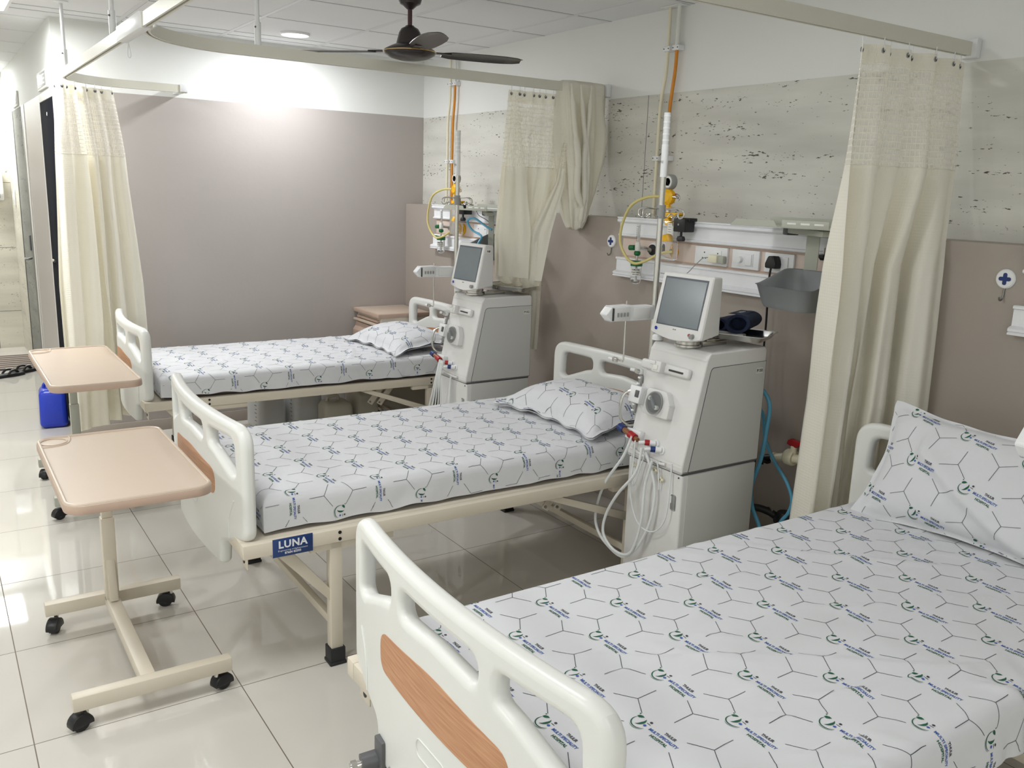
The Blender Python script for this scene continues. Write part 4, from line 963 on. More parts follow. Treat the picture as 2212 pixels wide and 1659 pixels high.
M1 = make_machine('dialysis machine with amber and red couplings between the middle and foreground beds', (2.25, 2.345, 0), 'P150')
lines(M1, [
 ('drain_line', [(-0.045, 0.085, 0.700), (-0.052, 0.121, 0.61), (-0.06, 0.209, 0.479), (-0.06, 0.253, 0.365), (-0.06, 0.252, 0.285), (-0.05, 0.201, 0.222), (-0.04, 0.086, 0.200), (-0.03, -0.013, 0.339), (-0.02, -0.035, 0.516), (-0.03, 0.03, 0.670)], 0.0058, 'tube_clear'),
 ('drain_line', [(-0.05, 0.020, 0.672), (-0.06, 0.036, 0.569), (-0.07, 0.121, 0.457), (-0.07, 0.183, 0.349), (-0.07, 0.191, 0.266), (-0.06, 0.129, 0.215), (-0.05, 0.047, 0.235), (-0.04, 0.009, 0.37), (-0.035, 0.005, 0.522), (-0.03, -0.02, 0.63)], 0.0058, 'tube_clear'),
 ('sample_line', [(-0.05, 0.060, 0.690), (-0.05, 0.064, 0.579), (-0.045, 0.072, 0.463), (-0.04, 0.025, 0.364), (-0.03, -0.051, 0.353), (-0.025, -0.107, 0.428), (-0.012, -0.105, 0.574), (-0.006, -0.10, 0.635)], 0.0030, 'tube_clear'),
 ('sample_line', [(-0.02, 0.10, 0.66), (-0.03, 0.095, 0.58), (-0.03, 0.075, 0.50), (-0.02, 0.05, 0.59), (-0.02, 0.03, 0.65)], 0.0028, 'tube_clear'),
 ('sample_line', [(-0.02, -0.035, 0.632), (-0.016, -0.045, 0.58), (-0.014, -0.048, 0.52)], 0.0028, 'tube_clear')])
for y, z in ((0.105, 0.575), (-0.015, 0.588), (-0.05, 0.560)):
    m = MB(); m.box((-0.012, y - 0.014, z - 0.005), (-0.004, y + 0.014, z + 0.005), 'cream_plastic', 0.002); m.box((-0.012, y - 0.004, z - 0.012), (-0.006, y + 0.004, z + 0.012), 'cream_plastic', 0.002); m.build('tube_clip', M1)
M2 = make_machine('dialysis machine marked N8 standing beside the bed along the end wall', (2.32, 4.025, 0), 'P152')
mon = [c for c in M2.children if c.name.startswith('monitor')][0]
m = MB(); m.box((0.118, -0.1262, 1.285), (0.150, -0.1190, 1.305), 'label_white'); text_on(m, 'N8', 0.015, (0.134, -0.1266, 1.295), (1, 0, 0), (0, 0, 1), 'ink_black', 0.0005); m.build('number_sticker', mon, smooth=False)
lines(M2, [('drain_line', [(-0.045, 0.06 - 0.01 * i, 0.700), (-0.06, 0.075 - 0.012 * i, 0.60), (-0.06, 0.13 - 0.028 * i, 0.46), (-0.055, 0.19 - 0.034 * i, 0.34), (-0.05, 0.20 - 0.04 * i, 0.25), (-0.04, 0.12 - 0.03 * i, 0.20), (-0.03, 0.03 - 0.01 * i, 0.30), (-0.02, -0.02, 0.62)], 0.005 if i < 2 else 0.0035, 'tube_clear') for i in range(5)])
P3 = copy_tree([c for c in M1.children if c.name.startswith('iv_pole')][0]); P3.parent = None; _b = MB(); _b.cyl((0.115, 0.18, -0.01), (0.115, 0.18, 0.32), 0.0115, 'chrome', 18); _b.cyl((0.115, 0.18, -0.035), (0.115, 0.18, -0.01), 0.14, 'chrome', 32); _b.build('pole_base', P3); P3.name = 'drip_pole'; P3.location = (1.72, 0.530, 0.035)
tag(P3, 'drip pole whose white holder arm alone shows beside the foreground pillow', 'drip pole')
for c in list(P3.children):
    if c.name.startswith('dialyzer_holder'):
        for q in list(c.children):
            if q.name.startswith(('hanging_rod', 'bubble_trap')): bpy.data.objects.remove(q)
for c in list(P3.children):
    if c.name.startswith('lower_pole'): c.name = 'pole'

# blood pressure cuff on the tray of the nearer machine
t = thing('blood_pressure_cuff', 'rolled navy blood pressure cuff lying on the steel tray', 'cuff', (2.610, 2.315, 1.089), math.radians(-68)); t.scale = (1.2, 1.2, 1.2)
m = MB()
def roll(cx, cz, r0, turns, L, y0, th=0.006, squash=0.72):
    vs = []; fs = []; N = int(turns * 26)
    for i in range(N + 1):
        a = 2 * PI * turns * i / N; r = r0 + th * 1.6 * a / (2 * PI)
        for s, y in ((0, y0), (0, y0 + L)):
            vs.append((cx + r * math.cos(a), y + 0.003 * math.sin(3 * a), cz + squash * r * math.sin(a)))
    for i in range(N): fs.append([2 * i, 2 * i + 1, 2 * i + 3, 2 * i + 2])
    return vs, fs
def solid_roll(nm, r, L, c, rotm, twist=0.0):
    m = MB(); vs = []; fs = []; n = 28; k = 12
    for j in range(k + 1):
        y = -L / 2 + L * j / k
        for i in range(n):
            a = 2 * PI * i / n; rr_ = r * (1 + 0.07 * math.sin(2 * a + twist + y * 9) + 0.05 * noise.noise(Vector((a, y * 20, 3)))); vs.append((rr_ * math.cos(a), y, 0.74 * rr_ * math.sin(a)))
    for j in range(k):
        for i in range(n): fs.append([j * n + i, j * n + (i + 1) % n, (j + 1) * n + (i + 1) % n, (j + 1) * n + i])
    o = len(vs)
    for e, y in ((0, -L / 2), (k, L / 2)):  # inner hollow at both ends
        b = len(vs)
        for i in range(n): p = vs[e * n + i]; vs.append((p[0] * 0.72, y, p[2] * 0.72))
        b2 = len(vs)
        for i in range(n): p = vs[e * n + i]; vs.append((p[0] * 0.68, y * 0.5, p[2] * 0.68))
        for i in range(n): fs.append([e * n + i, e * n + (i + 1) % n, b + (i + 1) % n, b + i]); fs.append([b + i, b + (i + 1) % n, b2 + (i + 1) % n, b2 + i])
        fs.append([b2 + i for i in range(n)])
    m.add(vs, fs, 'navy', Matrix.Translation(c) @ rotm); return m.build(nm, t)
solid_roll('cuff_roll', 0.040, 0.150, (0.02, 0.0, 0.046), Matrix.Rotation(0.1, 4, 'Z'))
solid_roll('cuff_fold', 0.032, 0.120, (-0.045, 0.03, 0.030), Matrix.Rotation(-0.15, 4, 'Z'), 1.5)
m = MB(); m.box((-0.01, -0.06, 0.0745), (0.035, 0.055, 0.0757), 'navy'); text_on(m, 'NIBP', 0.022, (0.01, 0.0, 0.0764), (0, 1, 0), (1, 0, 0), 'label_white'); m.build('printed_flap', t, smooth=False)
m = MB(); m.box((-0.06, -0.075, 0.004), (0.05, -0.045, 0.016), 'grey_mid', 0.005); m.build('velcro_end', t)

# ---------------------------------------------------------------- overbed tables
def make_table(label, loc, top, bars, col_xy, colmat, tmat='table_peach', H=0.72):
    t = thing('overbed_table', label, 'table', loc, 0, 'overbed tables at the foot ends')
    x0, y0, x1, y1 = top
    out = rpoly(x0, y0, x1, y1, 0.055, 8)
    m = MB(); m.prism(out, H - 0.030, H - 0.004, 'table_edge', 'xy', 0.004, 2); tt = m.build('table_top', t)
    m = MB(); inner = rpoly(x0 + 0.014, y0 + 0.014, x1 - 0.014, y1 - 0.014, 0.043, 8); m.prism(rpoly(x0 + 0.001, y0 + 0.001, x1 - 0.001, y1 - 0.001, 0.054, 8), H - 0.006, H - 0.003, tmat, 'xy', 0.001, 1); m.build('laminate', tt)
    # raised rim and cup recess
    m = MB(); cx, cy, r = x0 + 0.052, y1 - 0.062, 0.042
    path = rpoly(x0 + 0.008, y0 + 0.008, x1 - 0.008, y1 - 0.008, 0.047, 8)
    m.tube([(a, b, H - 0.003) for a, b in path] + [(path[0][0], path[0][1], H - 0.003)], 0.006, tmat, 8, 1)
    m.build('raised_rim', tt)
    m = MB(); m.tube([(cx + r * math.cos(a), cy + r * math.sin(a), H - 0.002) for a in [2 * PI * i / 28 for i in range(29)]], 0.0035, tmat, 8, 1)
    m.tube([(x0 + 0.105, y1 - 0.012, H - 0.003), (x0 + 0.105, y1 - 0.045, H - 0.003), (x0 + 0.09, y1 - 0.095, H - 0.003), (x0 + 0.055, y1 - 0.118, H - 0.003), (x0 + 0.012, y1 - 0.122, H - 0.003)], 0.0035, tmat, 8, 6); m.build('cup_ring', tt)
    cxx, cyy = col_xy
    m = MB(); m.box((cxx - 0.022, cyy - 0.020, 0.10), (cxx + 0.022, cyy + 0.020, 0.42), colmat, 0.003); m.box((cxx - 0.018, cyy - 0.016, 0.42), (cxx + 0.018, cyy + 0.016, H - 0.045), colmat, 0.003)
    m.box((cxx - 0.016, cyy - 0.060, 0.10), (cxx + 0.016, cyy - 0.018, 0.22), colmat, 0.002) if False else m.prism([(cyy - 0.055, 0.113), (cyy - 0.018, 0.113), (cyy - 0.018, 0.27)], cxx - 0.014, cxx + 0.014, colmat, 'yz', 0.002)
    m.build('column', t)
    m = MB(); m.box((cxx - 0.02, y0 + 0.12, H - 0.055), (cxx + 0.02, cyy + 0.02, H - 0.031), colmat, 0.002); m.box((x0 + 0.06, y0 + 0.14, H - 0.05), (x1 - 0.06, y0 + 0.18, H - 0.031), colmat, 0.002); m.build('support_arm', t)
    (bx0, bx1, by0, by1) = bars
    for y in (by0, by1):
        m = MB(); m.box((bx0, y - 0.02, 0.066), (bx1, y + 0.02, 0.112), colmat, 0.003); m.build('base_bar', t)
    m = MB(); m.box((cxx - 0.022, by0 + 0.02, 0.068), (cxx + 0.022, by1 - 0.02, 0.111), colmat, 0.003); m.build('base_beam', t)
    for k, (x, y, a) in enumerate(((bx0 + 0.035, by0, 200), (bx1 - 0.045, by0, 20), (bx0 + 0.035, by1, 240), (bx1 - 0.035, by1, 160))):
        c = thing_part('castor', t); c.location = (x, y, 0); c.rotation_euler = (0, 0, math.radians(a))
        m = MB(); m.cyl((0.02, -0.012, 0.026), (0.02, 0.012, 0.026), 0.026, 'rubber', 22); m.cyl((0.02, -0.0135, 0.026), (0.02, 0.0135, 0.026), 0.012, 'dark_grey', 16); m.build('wheel', c)
        m = MB(); n = 10; prof = [(0.018 + 0.034 * math.cos(math.radians(-10 + 200 * i / n)), 0.022 + 0.034 * math.sin(math.radians(-10 + 200 * i / n))) for i in range(n + 1)]
        m.prism(prof + [(-0.012, 0.018)], -0.019, 0.019, 'black_plastic', 'xz', 0.003, 2); m.cyl((0.0, 0, 0.05), (0.0, 0, 0.067), 0.008, 'chrome', 12); m.build('fork', c)
    return t
make_table('peach overbed table in front of the middle bed with cream wheeled base', (0, 0, 0), (0.252, 2.55, 0.660, 3.315), (0.235, 0.700, 2.62, 3.30), (0.452, 3.25), 'frame_cream')
make_table('peach overbed table behind the other one with a grey wheeled base', (0, 0, 0), (0.390, 4.12, 0.770, 5.10), (0.400, 0.800, 4.47, 5.15), (0.585, 5.06), 'table_grey')

# ---------------------------------------------------------------- headwall service units
def make_unit(label, y0, plates=True, full=True):
    """white coated trunking with a peach band between two mouldings, on the dado face"""
    y1 = y0 - 1.26; t = thing('service_panel', label, 'wall panel', (XD, y0, 0), 0, 'bedhead service panels')
    L = 1.26
    m = MB(); m.box((-0.012, -L + 0.03, 1.25), (0, -0.02, 1.46), 'unit_peach', 0.002); m.build('peach_back_panel', t)
    for nm, z0, z1, flip in (('upper_trunking', 1.405, 1.50, 1), ('lower_trunking', 1.205, 1.30, -1)):
        zc = z0; 
        if flip > 0: pr = [(0, z0), (-0.024, z0), (-0.028, z0 + 0.004), (-0.028, z0 + 0.010), (-0.020, z0 + 0.014), (-0.020, z0 + 0.064), (-0.036, z0 + 0.070), (-0.040, z0 + 0.074), (-0.040, z0 + 0.082), (-0.034, z0 + 0.086), (-0.040, z0 + 0.090), (-0.040, z0 + 0.095), (0, z0 + 0.095)]
        else: pr = [(0, z1), (-0.024, z1), (-0.028, z1 - 0.004), (-0.028, z1 - 0.010), (-0.020, z1 - 0.014), (-0.020, z0 + 0.028), (-0.036, z0 + 0.024), (-0.042, z0 + 0.020), (-0.042, z0 + 0.012), (-0.036, z0 + 0.009), (-0.042, z0 + 0.005), (-0.042, z0), (0, z0)]
        ex = 0.0 if flip > 0 else 0.012
        m = MB(); m.prism(pr, -L - ex + 0.012, ex, 'alu_white', 'xz', 0.0); m.build(nm, t, angle=25)
    for z in (1.398, 1.308):
        m = MB(); m.box((-0.016, -L + 0.03, z - 0.003), (-0.010, -0.022, z + 0.003), 'table_edge', 0.001); m.build('rail_lip', t)
    def gangbox(ya, yb, kind):
        g = thing_part('outlet_plate', t)
        m = MB(); m.box((-0.026, -yb, 1.312), (-0.012, -ya, 1.394), 'white_plastic', 0.003); m.build('plate', g)
        yc = (ya + yb) / 2
        if kind == 'socket':
            m = MB(); m.box((-0.029, -yc - 0.065, 1.325), (-0.025, -yc + 0.065, 1.380), 'white_plastic', 0.0015)
            for dy, dz in ((0.035, 0.015), (0.025, -0.01), (0.045, -0.01), (-0.045, 0.015)): m.cyl((-0.0255, -yc + dy, 1.352 + dz), (-0.0295, -yc + dy, 1.352 + dz), 0.0035, 'ink_green' if full else 'ink_black', 10)
            m.build('socket_face', g)
        elif kind == 'dimmer':
            m = MB(); m.box((-0.029, -yc - 0.045, 1.325), (-0.025, -yc + 0.045, 1.380), 'white_plastic', 0.0015); m.box((-0.034, -yc - 0.040, 1.330), (-0.028, -yc - 0.006, 1.376), 'white_plastic', 0.002); m.build('switch_face', g)
            m = MB(); m.cyl((-0.026, -yc + 0.024, 1.352), (-0.042, -yc + 0.024, 1.352), 0.0145, 'white_plastic', 22, r2=0.012); m.build('regulator_knob', g)
        else:
            m = MB(); m.box((-0.032, -yc - 0.050, 1.325), (-0.025, -yc - 0.015, 1.380), 'white_plastic', 0.002); m.build('switch_face', g)
    if plates:
        gangbox(0.54, 0.735, 'socket'); gangbox(0.765, 0.915, 'dimmer'); gangbox(0.945, 1.095, 'switch')
    # medical gas outlets
    for dy, mat in ((0.255, 'black_plastic'), (0.385, 'yellow')):
        g = thing_part('gas_outlet', t)
        m = MB(); m.lathe([(0.036, -0.012), (0.036, -0.020), (0.032, -0.024), (0.0, -0.024)], 'white_plastic' if mat != 'yellow' else 'yellow', 28, (0, -dy, 1.352), 'x'); m.build('escutcheon', g)
        m = MB(); m.lathe([(0.026, -0.024), (0.026, -0.030), (0.020, -0.032), (0.0, -0.032)], mat if mat != 'yellow' else 'brass', 24, (0, -dy, 1.352), 'x'); m.lathe([(0.012, -0.032), (0.012, -0.048), (0.0, -0.048)], 'chrome', 18, (0, -dy, 1.352), 'x'); m.build('coupling', g)
    return t
make_unit('white bedhead service panel with sockets and dimmer behind the nearer dialysis machine', 3.43)
make_unit('white bedhead service panel behind the N8 dialysis machine', 5.39, full=False)
make_unit('white bedhead service panel cut off at the picture edge beside the round wall hook', 1.435)

def make_flowmeter(label, y, lab='HUMIDIFIER'):
    t = thing('oxygen_humidifier', label, 'humidifier', (2.875, y, 0), 0, 'oxygen humidifiers')
    m = MB(); m.lathe([(0.0085, 1.385), (0.0085, 1.468), (0.006, 1.472), (0.0, 1.472)], 'glass', 20); o = m.build('flow_tube', t)
    m = MB(); m.cyl((0, 0, 1.39), (0, 0, 1.465), 0.003, 'tube_clear', 10)
    for i in range(8): m.box((-0.0088, -0.003, 1.395 + i * 0.009), (-0.0084, 0.004, 1.3965 + i * 0.009), 'ink_black')
    m.build('scale', o)
    m = MB(); m.lathe([(0.0, 1.345), (0.012, 1.345), (0.0135, 1.352), (0.0135, 1.378), (0.010, 1.386), (0.0, 1.386)], 'label_white', 20); m.cyl((0.01, 0, 1.362), (0.05, -0.012, 1.355), 0.009, 'chrome', 14); m.build('valve_body', t)
    m = MB(); m.cyl((-0.010, 0.010, 1.360), (-0.014, 0.040, 1.358), 0.013, 'green', 18); m.cyl((-0.014, 0.040, 1.358), (-0.0145, 0.043, 1.358), 0.007, 'label_white', 14); m.build('flow_knob', t)
    m = MB(); m.lathe([(0.0, 1.322), (0.010, 1.322), (0.016, 1.328), (0.016, 1.340), (0.010, 1.345), (0.0, 1.345)], 'green', 16); m.cyl((0, 0, 1.29), (0, 0, 1.325), 0.006, 'chrome', 12); m.build('wing_nut', t)
    m = MB(); m.lathe([(0.0, 1.298), (0.024, 1.298), (0.029, 1.293), (0.029, 1.272), (0.0, 1.272)], 'green', 28); m.cyl((-0.012, 0.01, 1.294), (-0.016, 0.048, 1.297), 0.0045, 'green', 12); m.build('jar_cap', t)
    m = MB(); m.lathe([(0.0262, 1.272), (0.0262, 1.205), (0.023, 1.192), (0.012, 1.186), (0.0, 1.186)], 'glass', 32); o = m.build('jar', t)
    m = MB(); m.lathe([(0.0045, 1.27), (0.0045, 1.21), (0.008, 1.208), (0.008, 1.198), (0, 1.198)], 'label_white', 14); m.build('dip_tube', o)
    m = MB(); A = [math.radians(a) for a in range(150, 291, 10)]
    vs = [(0.0268 * math.cos(a), 0.0268 * math.sin(a), z) for z in (1.225, 1.262) for a in A]; k = len(A); m.add(vs, [[i, i + 1, k + i + 1, k + i] for i in range(k - 1)], 'label_white')
    def ring_text(txt, size, z, w):
        vs, fs = text2d(txt, size, 0.0002); kx = w / (max(v.x for v in vs) - min(v.x for v in vs)); ac = math.radians(222)
        m.add([(0.0272 * math.cos(ac + v.x * kx / 0.0272), 0.0272 * math.sin(ac + v.x * kx / 0.0272), z + v.y) for v in vs], fs, 'ink_black')
    ring_text(lab, 0.011, 1.255, 0.040); ring_text('OXYGEN THERAPY', 0.006, 1.243, 0.046); ring_text('BOTTLE', 0.006, 1.233, 0.030); m.build('jar_label', o, smooth=False)
    return t
make_flowmeter('oxygen humidifier with green cap and clear jar on the nearer service panel', 3.216)
make_flowmeter('oxygen humidifier with green cap and clear jar by the wall corner behind the N8 machine', 5.170)

def make_suction(label, y, hoselabel):
    t = thing('suction_regulator', label, 'suction regulator', (2.875, y, 0), 0, 'yellow suction regulators')
    m = MB(); m.lathe([(0.0, -0.012), (0.030, -0.012), (0.034, -0.006), (0.034, 0.016), (0.028, 0.020), (0.0, 0.020)], 'grey_mid', 28, (0, 0, 1.673), 'x', M=Matrix.Translation((0, 0, 0)))
    m.lathe([(0.0, -0.0135), (0.026, -0.0135), (0.0262, -0.0115)], 'label_white', 24, (0, 0, 1.673), 'x'); m.tube([(-0.0145, -0.010, 1.655), (-0.0145, 0.0, 1.673), (-0.0145, 0.012, 1.690)], 0.0012, 'ink_black', 6, 1); m.lathe([(0.015, -0.0145), (0.0175, -0.0145)], 'dark_grey', 20, (0, 0, 1.673), 'x'); m.build('vacuum_gauge', t)
    m = MB(); m.cyl((0.004, 0, 1.655), (0.004, 0, 1.635), 0.009, 'yellow', 14)
    m.lathe([(0.0, -0.022), (0.022, -0.022), (0.034, -0.012), (0.036, 0.0), (0.034, 0.012), (0.0, 0.02)], 'yellow', 30, (0.004, 0.004, 1.605), 'x')
    for i in range(18): a = 2 * PI * i / 18; m.cyl((-0.008, 0.004 + 0.0345 * math.cos(a), 1.605 + 0.0345 * math.sin(a)), (0.010, 0.004 + 0.0345 * math.cos(a), 1.605 + 0.0345 * math.sin(a)), 0.003, 'yellow', 8)
    m.build('regulator_dial', t)
    m = MB(); m.cyl((0, -0.03, 1.607), (0, -0.055, 1.605), 0.007, 'chrome', 12); m.tube([(0, -0.052, 1.620), (0, -0.068, 1.612), (0, -0.070, 1.598), (0, -0.062, 1.590)], 0.003, 'chrome', 8); m.cyl((0, -0.045, 1.615), (0, -0.045, 1.622), 0.005, 'red', 10); m.build('side_valve', t)
    m = MB(); m.cyl((0.002, 0, 1.575), (0.002, 0, 1.535), 0.010, 'yellow', 14); m.box((-0.013, -0.016, 1.548), (0.014, 0.016, 1.562), 'yellow', 0.003); m.cyl((0.002, 0, 1.545), (0.002, 0, 1.538), 0.013, 'chrome', 14); m.build('neck', t)
    m = MB(); m.prism(round_poly([(0.025, 1.512), (0.025, 1.535), (-0.085, 1.535), (-0.085, 1.524), (-0.02, 1.510)], 0.004, 3), -0.018, 0.022, 'yellow', 'yz', 0.003, 2); m.build('bracket_arm', t)
    m = MB(); m.box((-0.010, -0.02, 1.478), (0.012, 0.012, 1.512), 'yellow', 0.004); m.cyl((0, -0.004, 1.48), (0, -0.004, 1.44), 0.006, 'yellow', 12); m.lathe([(0.0, 1.405), (0.026, 1.405), (0.026, 1.412), (0.018, 1.432), (0.006, 1.44), (0.0, 1.44)], 'yellow', 24, (0, -0.004, 0)); m.build('float_valve', t)
    m = MB(); m.box((-0.018, -0.135, 1.452), (0.045, -0.062, 1.512), 'black_plastic', 0.004); m.box((0.0, -0.145, 1.500), (0.05, -0.05, 1.515), 'black_plastic', 0.003); m.cyl((-0.0185, -0.095, 1.485), (-0.0195, -0.095, 1.485), 0.005, 'grey_mid', 10); m.build('rail_clamp', t)
    m = MB(); m.cyl((0.0, -0.098, 1.455), (0.0, -0.098, 1.43), 0.006, 'black_plastic', 12); m.lathe([(0.0, 1.410), (0.018, 1.410), (0.021, 1.420), (0.016, 1.432), (0.0, 1.434)], 'black_plastic', 6, (0, -0.098, 0)); m.build('clamp_screw', t)
    m = MB(); m.prism(rpoly(-0.062, 1.318, 0.052, 1.500, 0.012, 4), -0.014, 0.024, 'glass', 'yz', 0.004, 2)
    o = m.build('collection_jar', t)
    m = MB(); m.box((-0.0155, -0.052, 1.44), (-0.0148, -0.022, 1.488), 'label_white')
    for i in range(4): m.box((-0.0158, -0.048, 1.448 + i * 0.011), (-0.0155, -0.028, 1.4495 + i * 0.011), 'ink_black')
    m.build('jar_label', o, smooth=False)
    return t
make_suction('yellow suction regulator with round gauge over the nearer service panel', 3.025, '')
make_suction('yellow suction regulator with round gauge near the wall corner', 4.985, '')
for y, lb in ((3.025, 'yellowed suction hose looping beside the nearer oxygen humidifier'), (4.985, 'yellowed suction hose looping beside the humidifier by the wall corner')):
    o = MB(); o.tube([(2.86, y + 0.025, 1.607), (2.83, y + 0.10, 1.600), (2.80, y + 0.17, 1.560), (2.80, y + 0.225, 1.475), (2.80, y + 0.235, 1.39), (2.81, y + 0.205, 1.325), (2.82, y + 0.15, 1.290), (2.85, y + 0.10, 1.305), (2.875, y + 0.03, 1.345), (2.905, y - 0.02, 1.355)], 0.0068, 'tube_yellow', 12, 8)
    tag(o.build('suction_hose'), lb, 'hose', 'yellowed suction hoses')

# gas pipes above the panels
def make_pipes(label, y):
    t = thing('gas_pipe_riser', label, 'pipe', (3.07, y, 0), 0, 'gas pipes down the head wall')
    m = MB(); m.tube([(0, 0.0, ZC), (0, 0.0, 2.28), (0, 0.004, 2.18), (0, 0.025, 2.06), (0.0, 0.028, 1.9), (0, 0.028, 1.50)], 0.0085, 'cream_plastic', 12, 5); m.build('white_pipe', t)
    m = MB(); m.tube([(0, -0.062, ZC), (0, -0.062, 2.30)], 0.010, 'label_white', 12, 1); m.build('sleeve', t)
    m = MB(); m.tube([(0, -0.062, 2.30), (0, -0.060, 2.2), (0, -0.046, 2.08), (0, -0.040, 1.98), (0, -0.040, 1.50)], 0.0085, 'orange', 12, 5); m.build('orange_pipe', t)
    for z, d in ((2.30, 0.0), (1.79, 0.028)):
        for yy in ((0.0 + d, -0.062) if z > 2 else (d, d - 0.068)):
            m = MB(); m.box((-0.012, yy - 0.022, z - 0.012), (0.03, yy + 0.022, z + 0.012), 'white_plastic', 0.003)
            for q in (-0.015, 0.015): m.cyl((-0.012, yy + q, z), (-0.0135, yy + q, z), 0.003, 'seam', 8)
            m.build('pipe_clip', t)
    m = MB(); m.box((-0.03, -0.10, ZC - 0.004), (0.03, 0.04, ZC - 0.0005), 'white_plastic', 0.001); m.build('ceiling_rose', t)
make_pipes('white and orange gas pipes running from the ceiling behind the nearer drip pole', 3.306)
make_pipes('white and orange gas pipes beside the wall corner behind the N8 machine pole', 5.42)

# monitor arms with baskets
def make_arm(label, loc):
    t = thing('monitor_shelf', label, 'shelf bracket', loc)
    m = MB(); m.box((-0.16, -0.02, 0.0), (0.18, 0.022, 0.022), 'table_grey', 0.003, M=Matrix.Rotation(math.radians(62), 4, 'Z') @ Matrix.Identity(4)); m.build('support_arm', t)
    m = MB(); m.box((-0.195, -0.024, -0.008), (-0.15, 0.026, 0.026), 'dark_grey', 0.004, M=Matrix.Rotation(math.radians(62 + 180), 4, 'Z')); m.build('arm_end_cap', t)
    T = Matrix.Rotation(math.radians(8), 4, 'Z')
    m = MB(); m.box((-0.14, -0.16, 0.026), (0.14, 0.26, 0.030), 'table_grey', 0.001, M=T)
    m.prism([(0.262, 0.028), (0.235, 0.052), (0.07, 0.052), (0.055, 0.030)], -0.140, -0.137, 'table_grey', 'yz', 0.0008, 1, M=T)
    m.box((-0.141, -0.155, 0.028), (-0.138, 0.035, 0.056), 'table_grey', 0.001, M=T); m.box((0.137, -0.16, 0.028), (0.140, 0.26, 0.060), 'table_grey', 0.001, M=T)
    for i in range(3): m.box((-0.1418, -0.135 + i * 0.055, 0.040), (-0.1408, -0.098 + i * 0.055, 0.047), 'label_white', 0.0004, M=T)
    m.build('tray_plate', t)
    m = MB(); m.box((0.10, -0.10, -0.05), (0.175, -0.04, 0.025), 'table_grey', 0.004); m.build('wall_clamp', t)
    for q in ((0.12, -0.055), (0.13, 0.02)):
        m = MB(); m.cyl((q[0], q[1], -0.05), (q[0], q[1], -0.075), 0.004, 'chrome', 10); m.lathe([(0.0, -0.098), (0.014, -0.098), (0.022, -0.088), (0.022, -0.078), (0.0, -0.074)], 'black_plastic', 7, (q[0], q[1], 0)); m.build('clamp_knob', t)
    m = MB(); m.box((0.02, -0.035, -0.19), (0.024, 0.025, 0.0), 'table_grey', 0.001); m.build('hanger_strap', t)
    return t
make_arm('grey metal monitor shelf clamped to the nearer service panel above the grey basket', (2.80, 2.17, 1.482))
def make_basket(label, loc, rz=0.0):
    t = thing('plastic_basket', label, 'basket', loc, rz)
    # open bin: rounded rectangle walls, back higher than the front
    n = 48; m = MB(); R = []
    def ring(hx, hy, r, zf, off=0):
        out = []
        base = rpoly(-hx, -hy, hx, hy, r, 8)
        for a, b in base:
            s = 0.5 + 0.5 * max(-1, min(1, a / hx * 1.35)); s = s * s * (3 - 2 * s); out.append((a, b, zf(s)))
        return out
    H0 = -0.125
    rings = [ring(0.080, 0.105, 0.05, lambda s: H0 + 0.004), ring(0.086, 0.112, 0.05, lambda s: H0), ring(0.092, 0.118, 0.05, lambda s: H0 + 0.012), ring(0.108, 0.140, 0.055, lambda s: -0.045 + 0.055 * s), ring(0.113, 0.145, 0.055, lambda s: -0.042 + 0.055 * s), ring(0.106, 0.138, 0.053, lambda s: -0.045 + 0.055 * s), ring(0.088, 0.114, 0.048, lambda s: H0 + 0.010), ring(0.08, 0.105, 0.045, lambda s: H0 + 0.007)]
    k = len(rings[0]); vs = [p for q in rings for p in q]; fs = [[a * k + i, a * k + (i + 1) % k, (a + 1) * k + (i + 1) % k, (a + 1) * k + i] for a in range(len(rings) - 1) for i in range(k)] + [list(range(k))[::-1], [(len(rings) - 1) * k + i for i in range(k)]]
    m.add(vs, fs, 'grey_plastic'); m.build('bin', t, angle=50)
    for z in (-0.012, -0.040):
        m = MB(); m.ball((0.100, -0.02, z), 0.006, 'chrome', 12); m.build('rivet', t)
    return t
make_basket('grey plastic basket hanging from the metal monitor shelf', (2.700, 2.115, 1.338), math.radians(-8))
make_basket('grey plastic basket partly behind the open curtain near the N8 machine', (2.80, 4.42, 1.335), math.radians(0))
o = MB(); o.tube([(2.80, 4.42, 1.38), (2.78, 4.46, 1.40), (2.76, 4.56, 1.44), (2.75, 4.62, 1.42), (2.76, 4.58, 1.37), (2.74, 4.44, 1.34), (2.70, 4.42, 1.28), (2.70, 4.41, 1.16)], 0.0065, 'tube_blue', 10, 8); tag(o.build('coiled_hose'), 'light blue hose curled over the rim of the basket near the N8 machine', 'hose')
t = make_arm('grey metal monitor shelf on the far service panel beside the open curtain', (2.82, 4.50, 1.462))
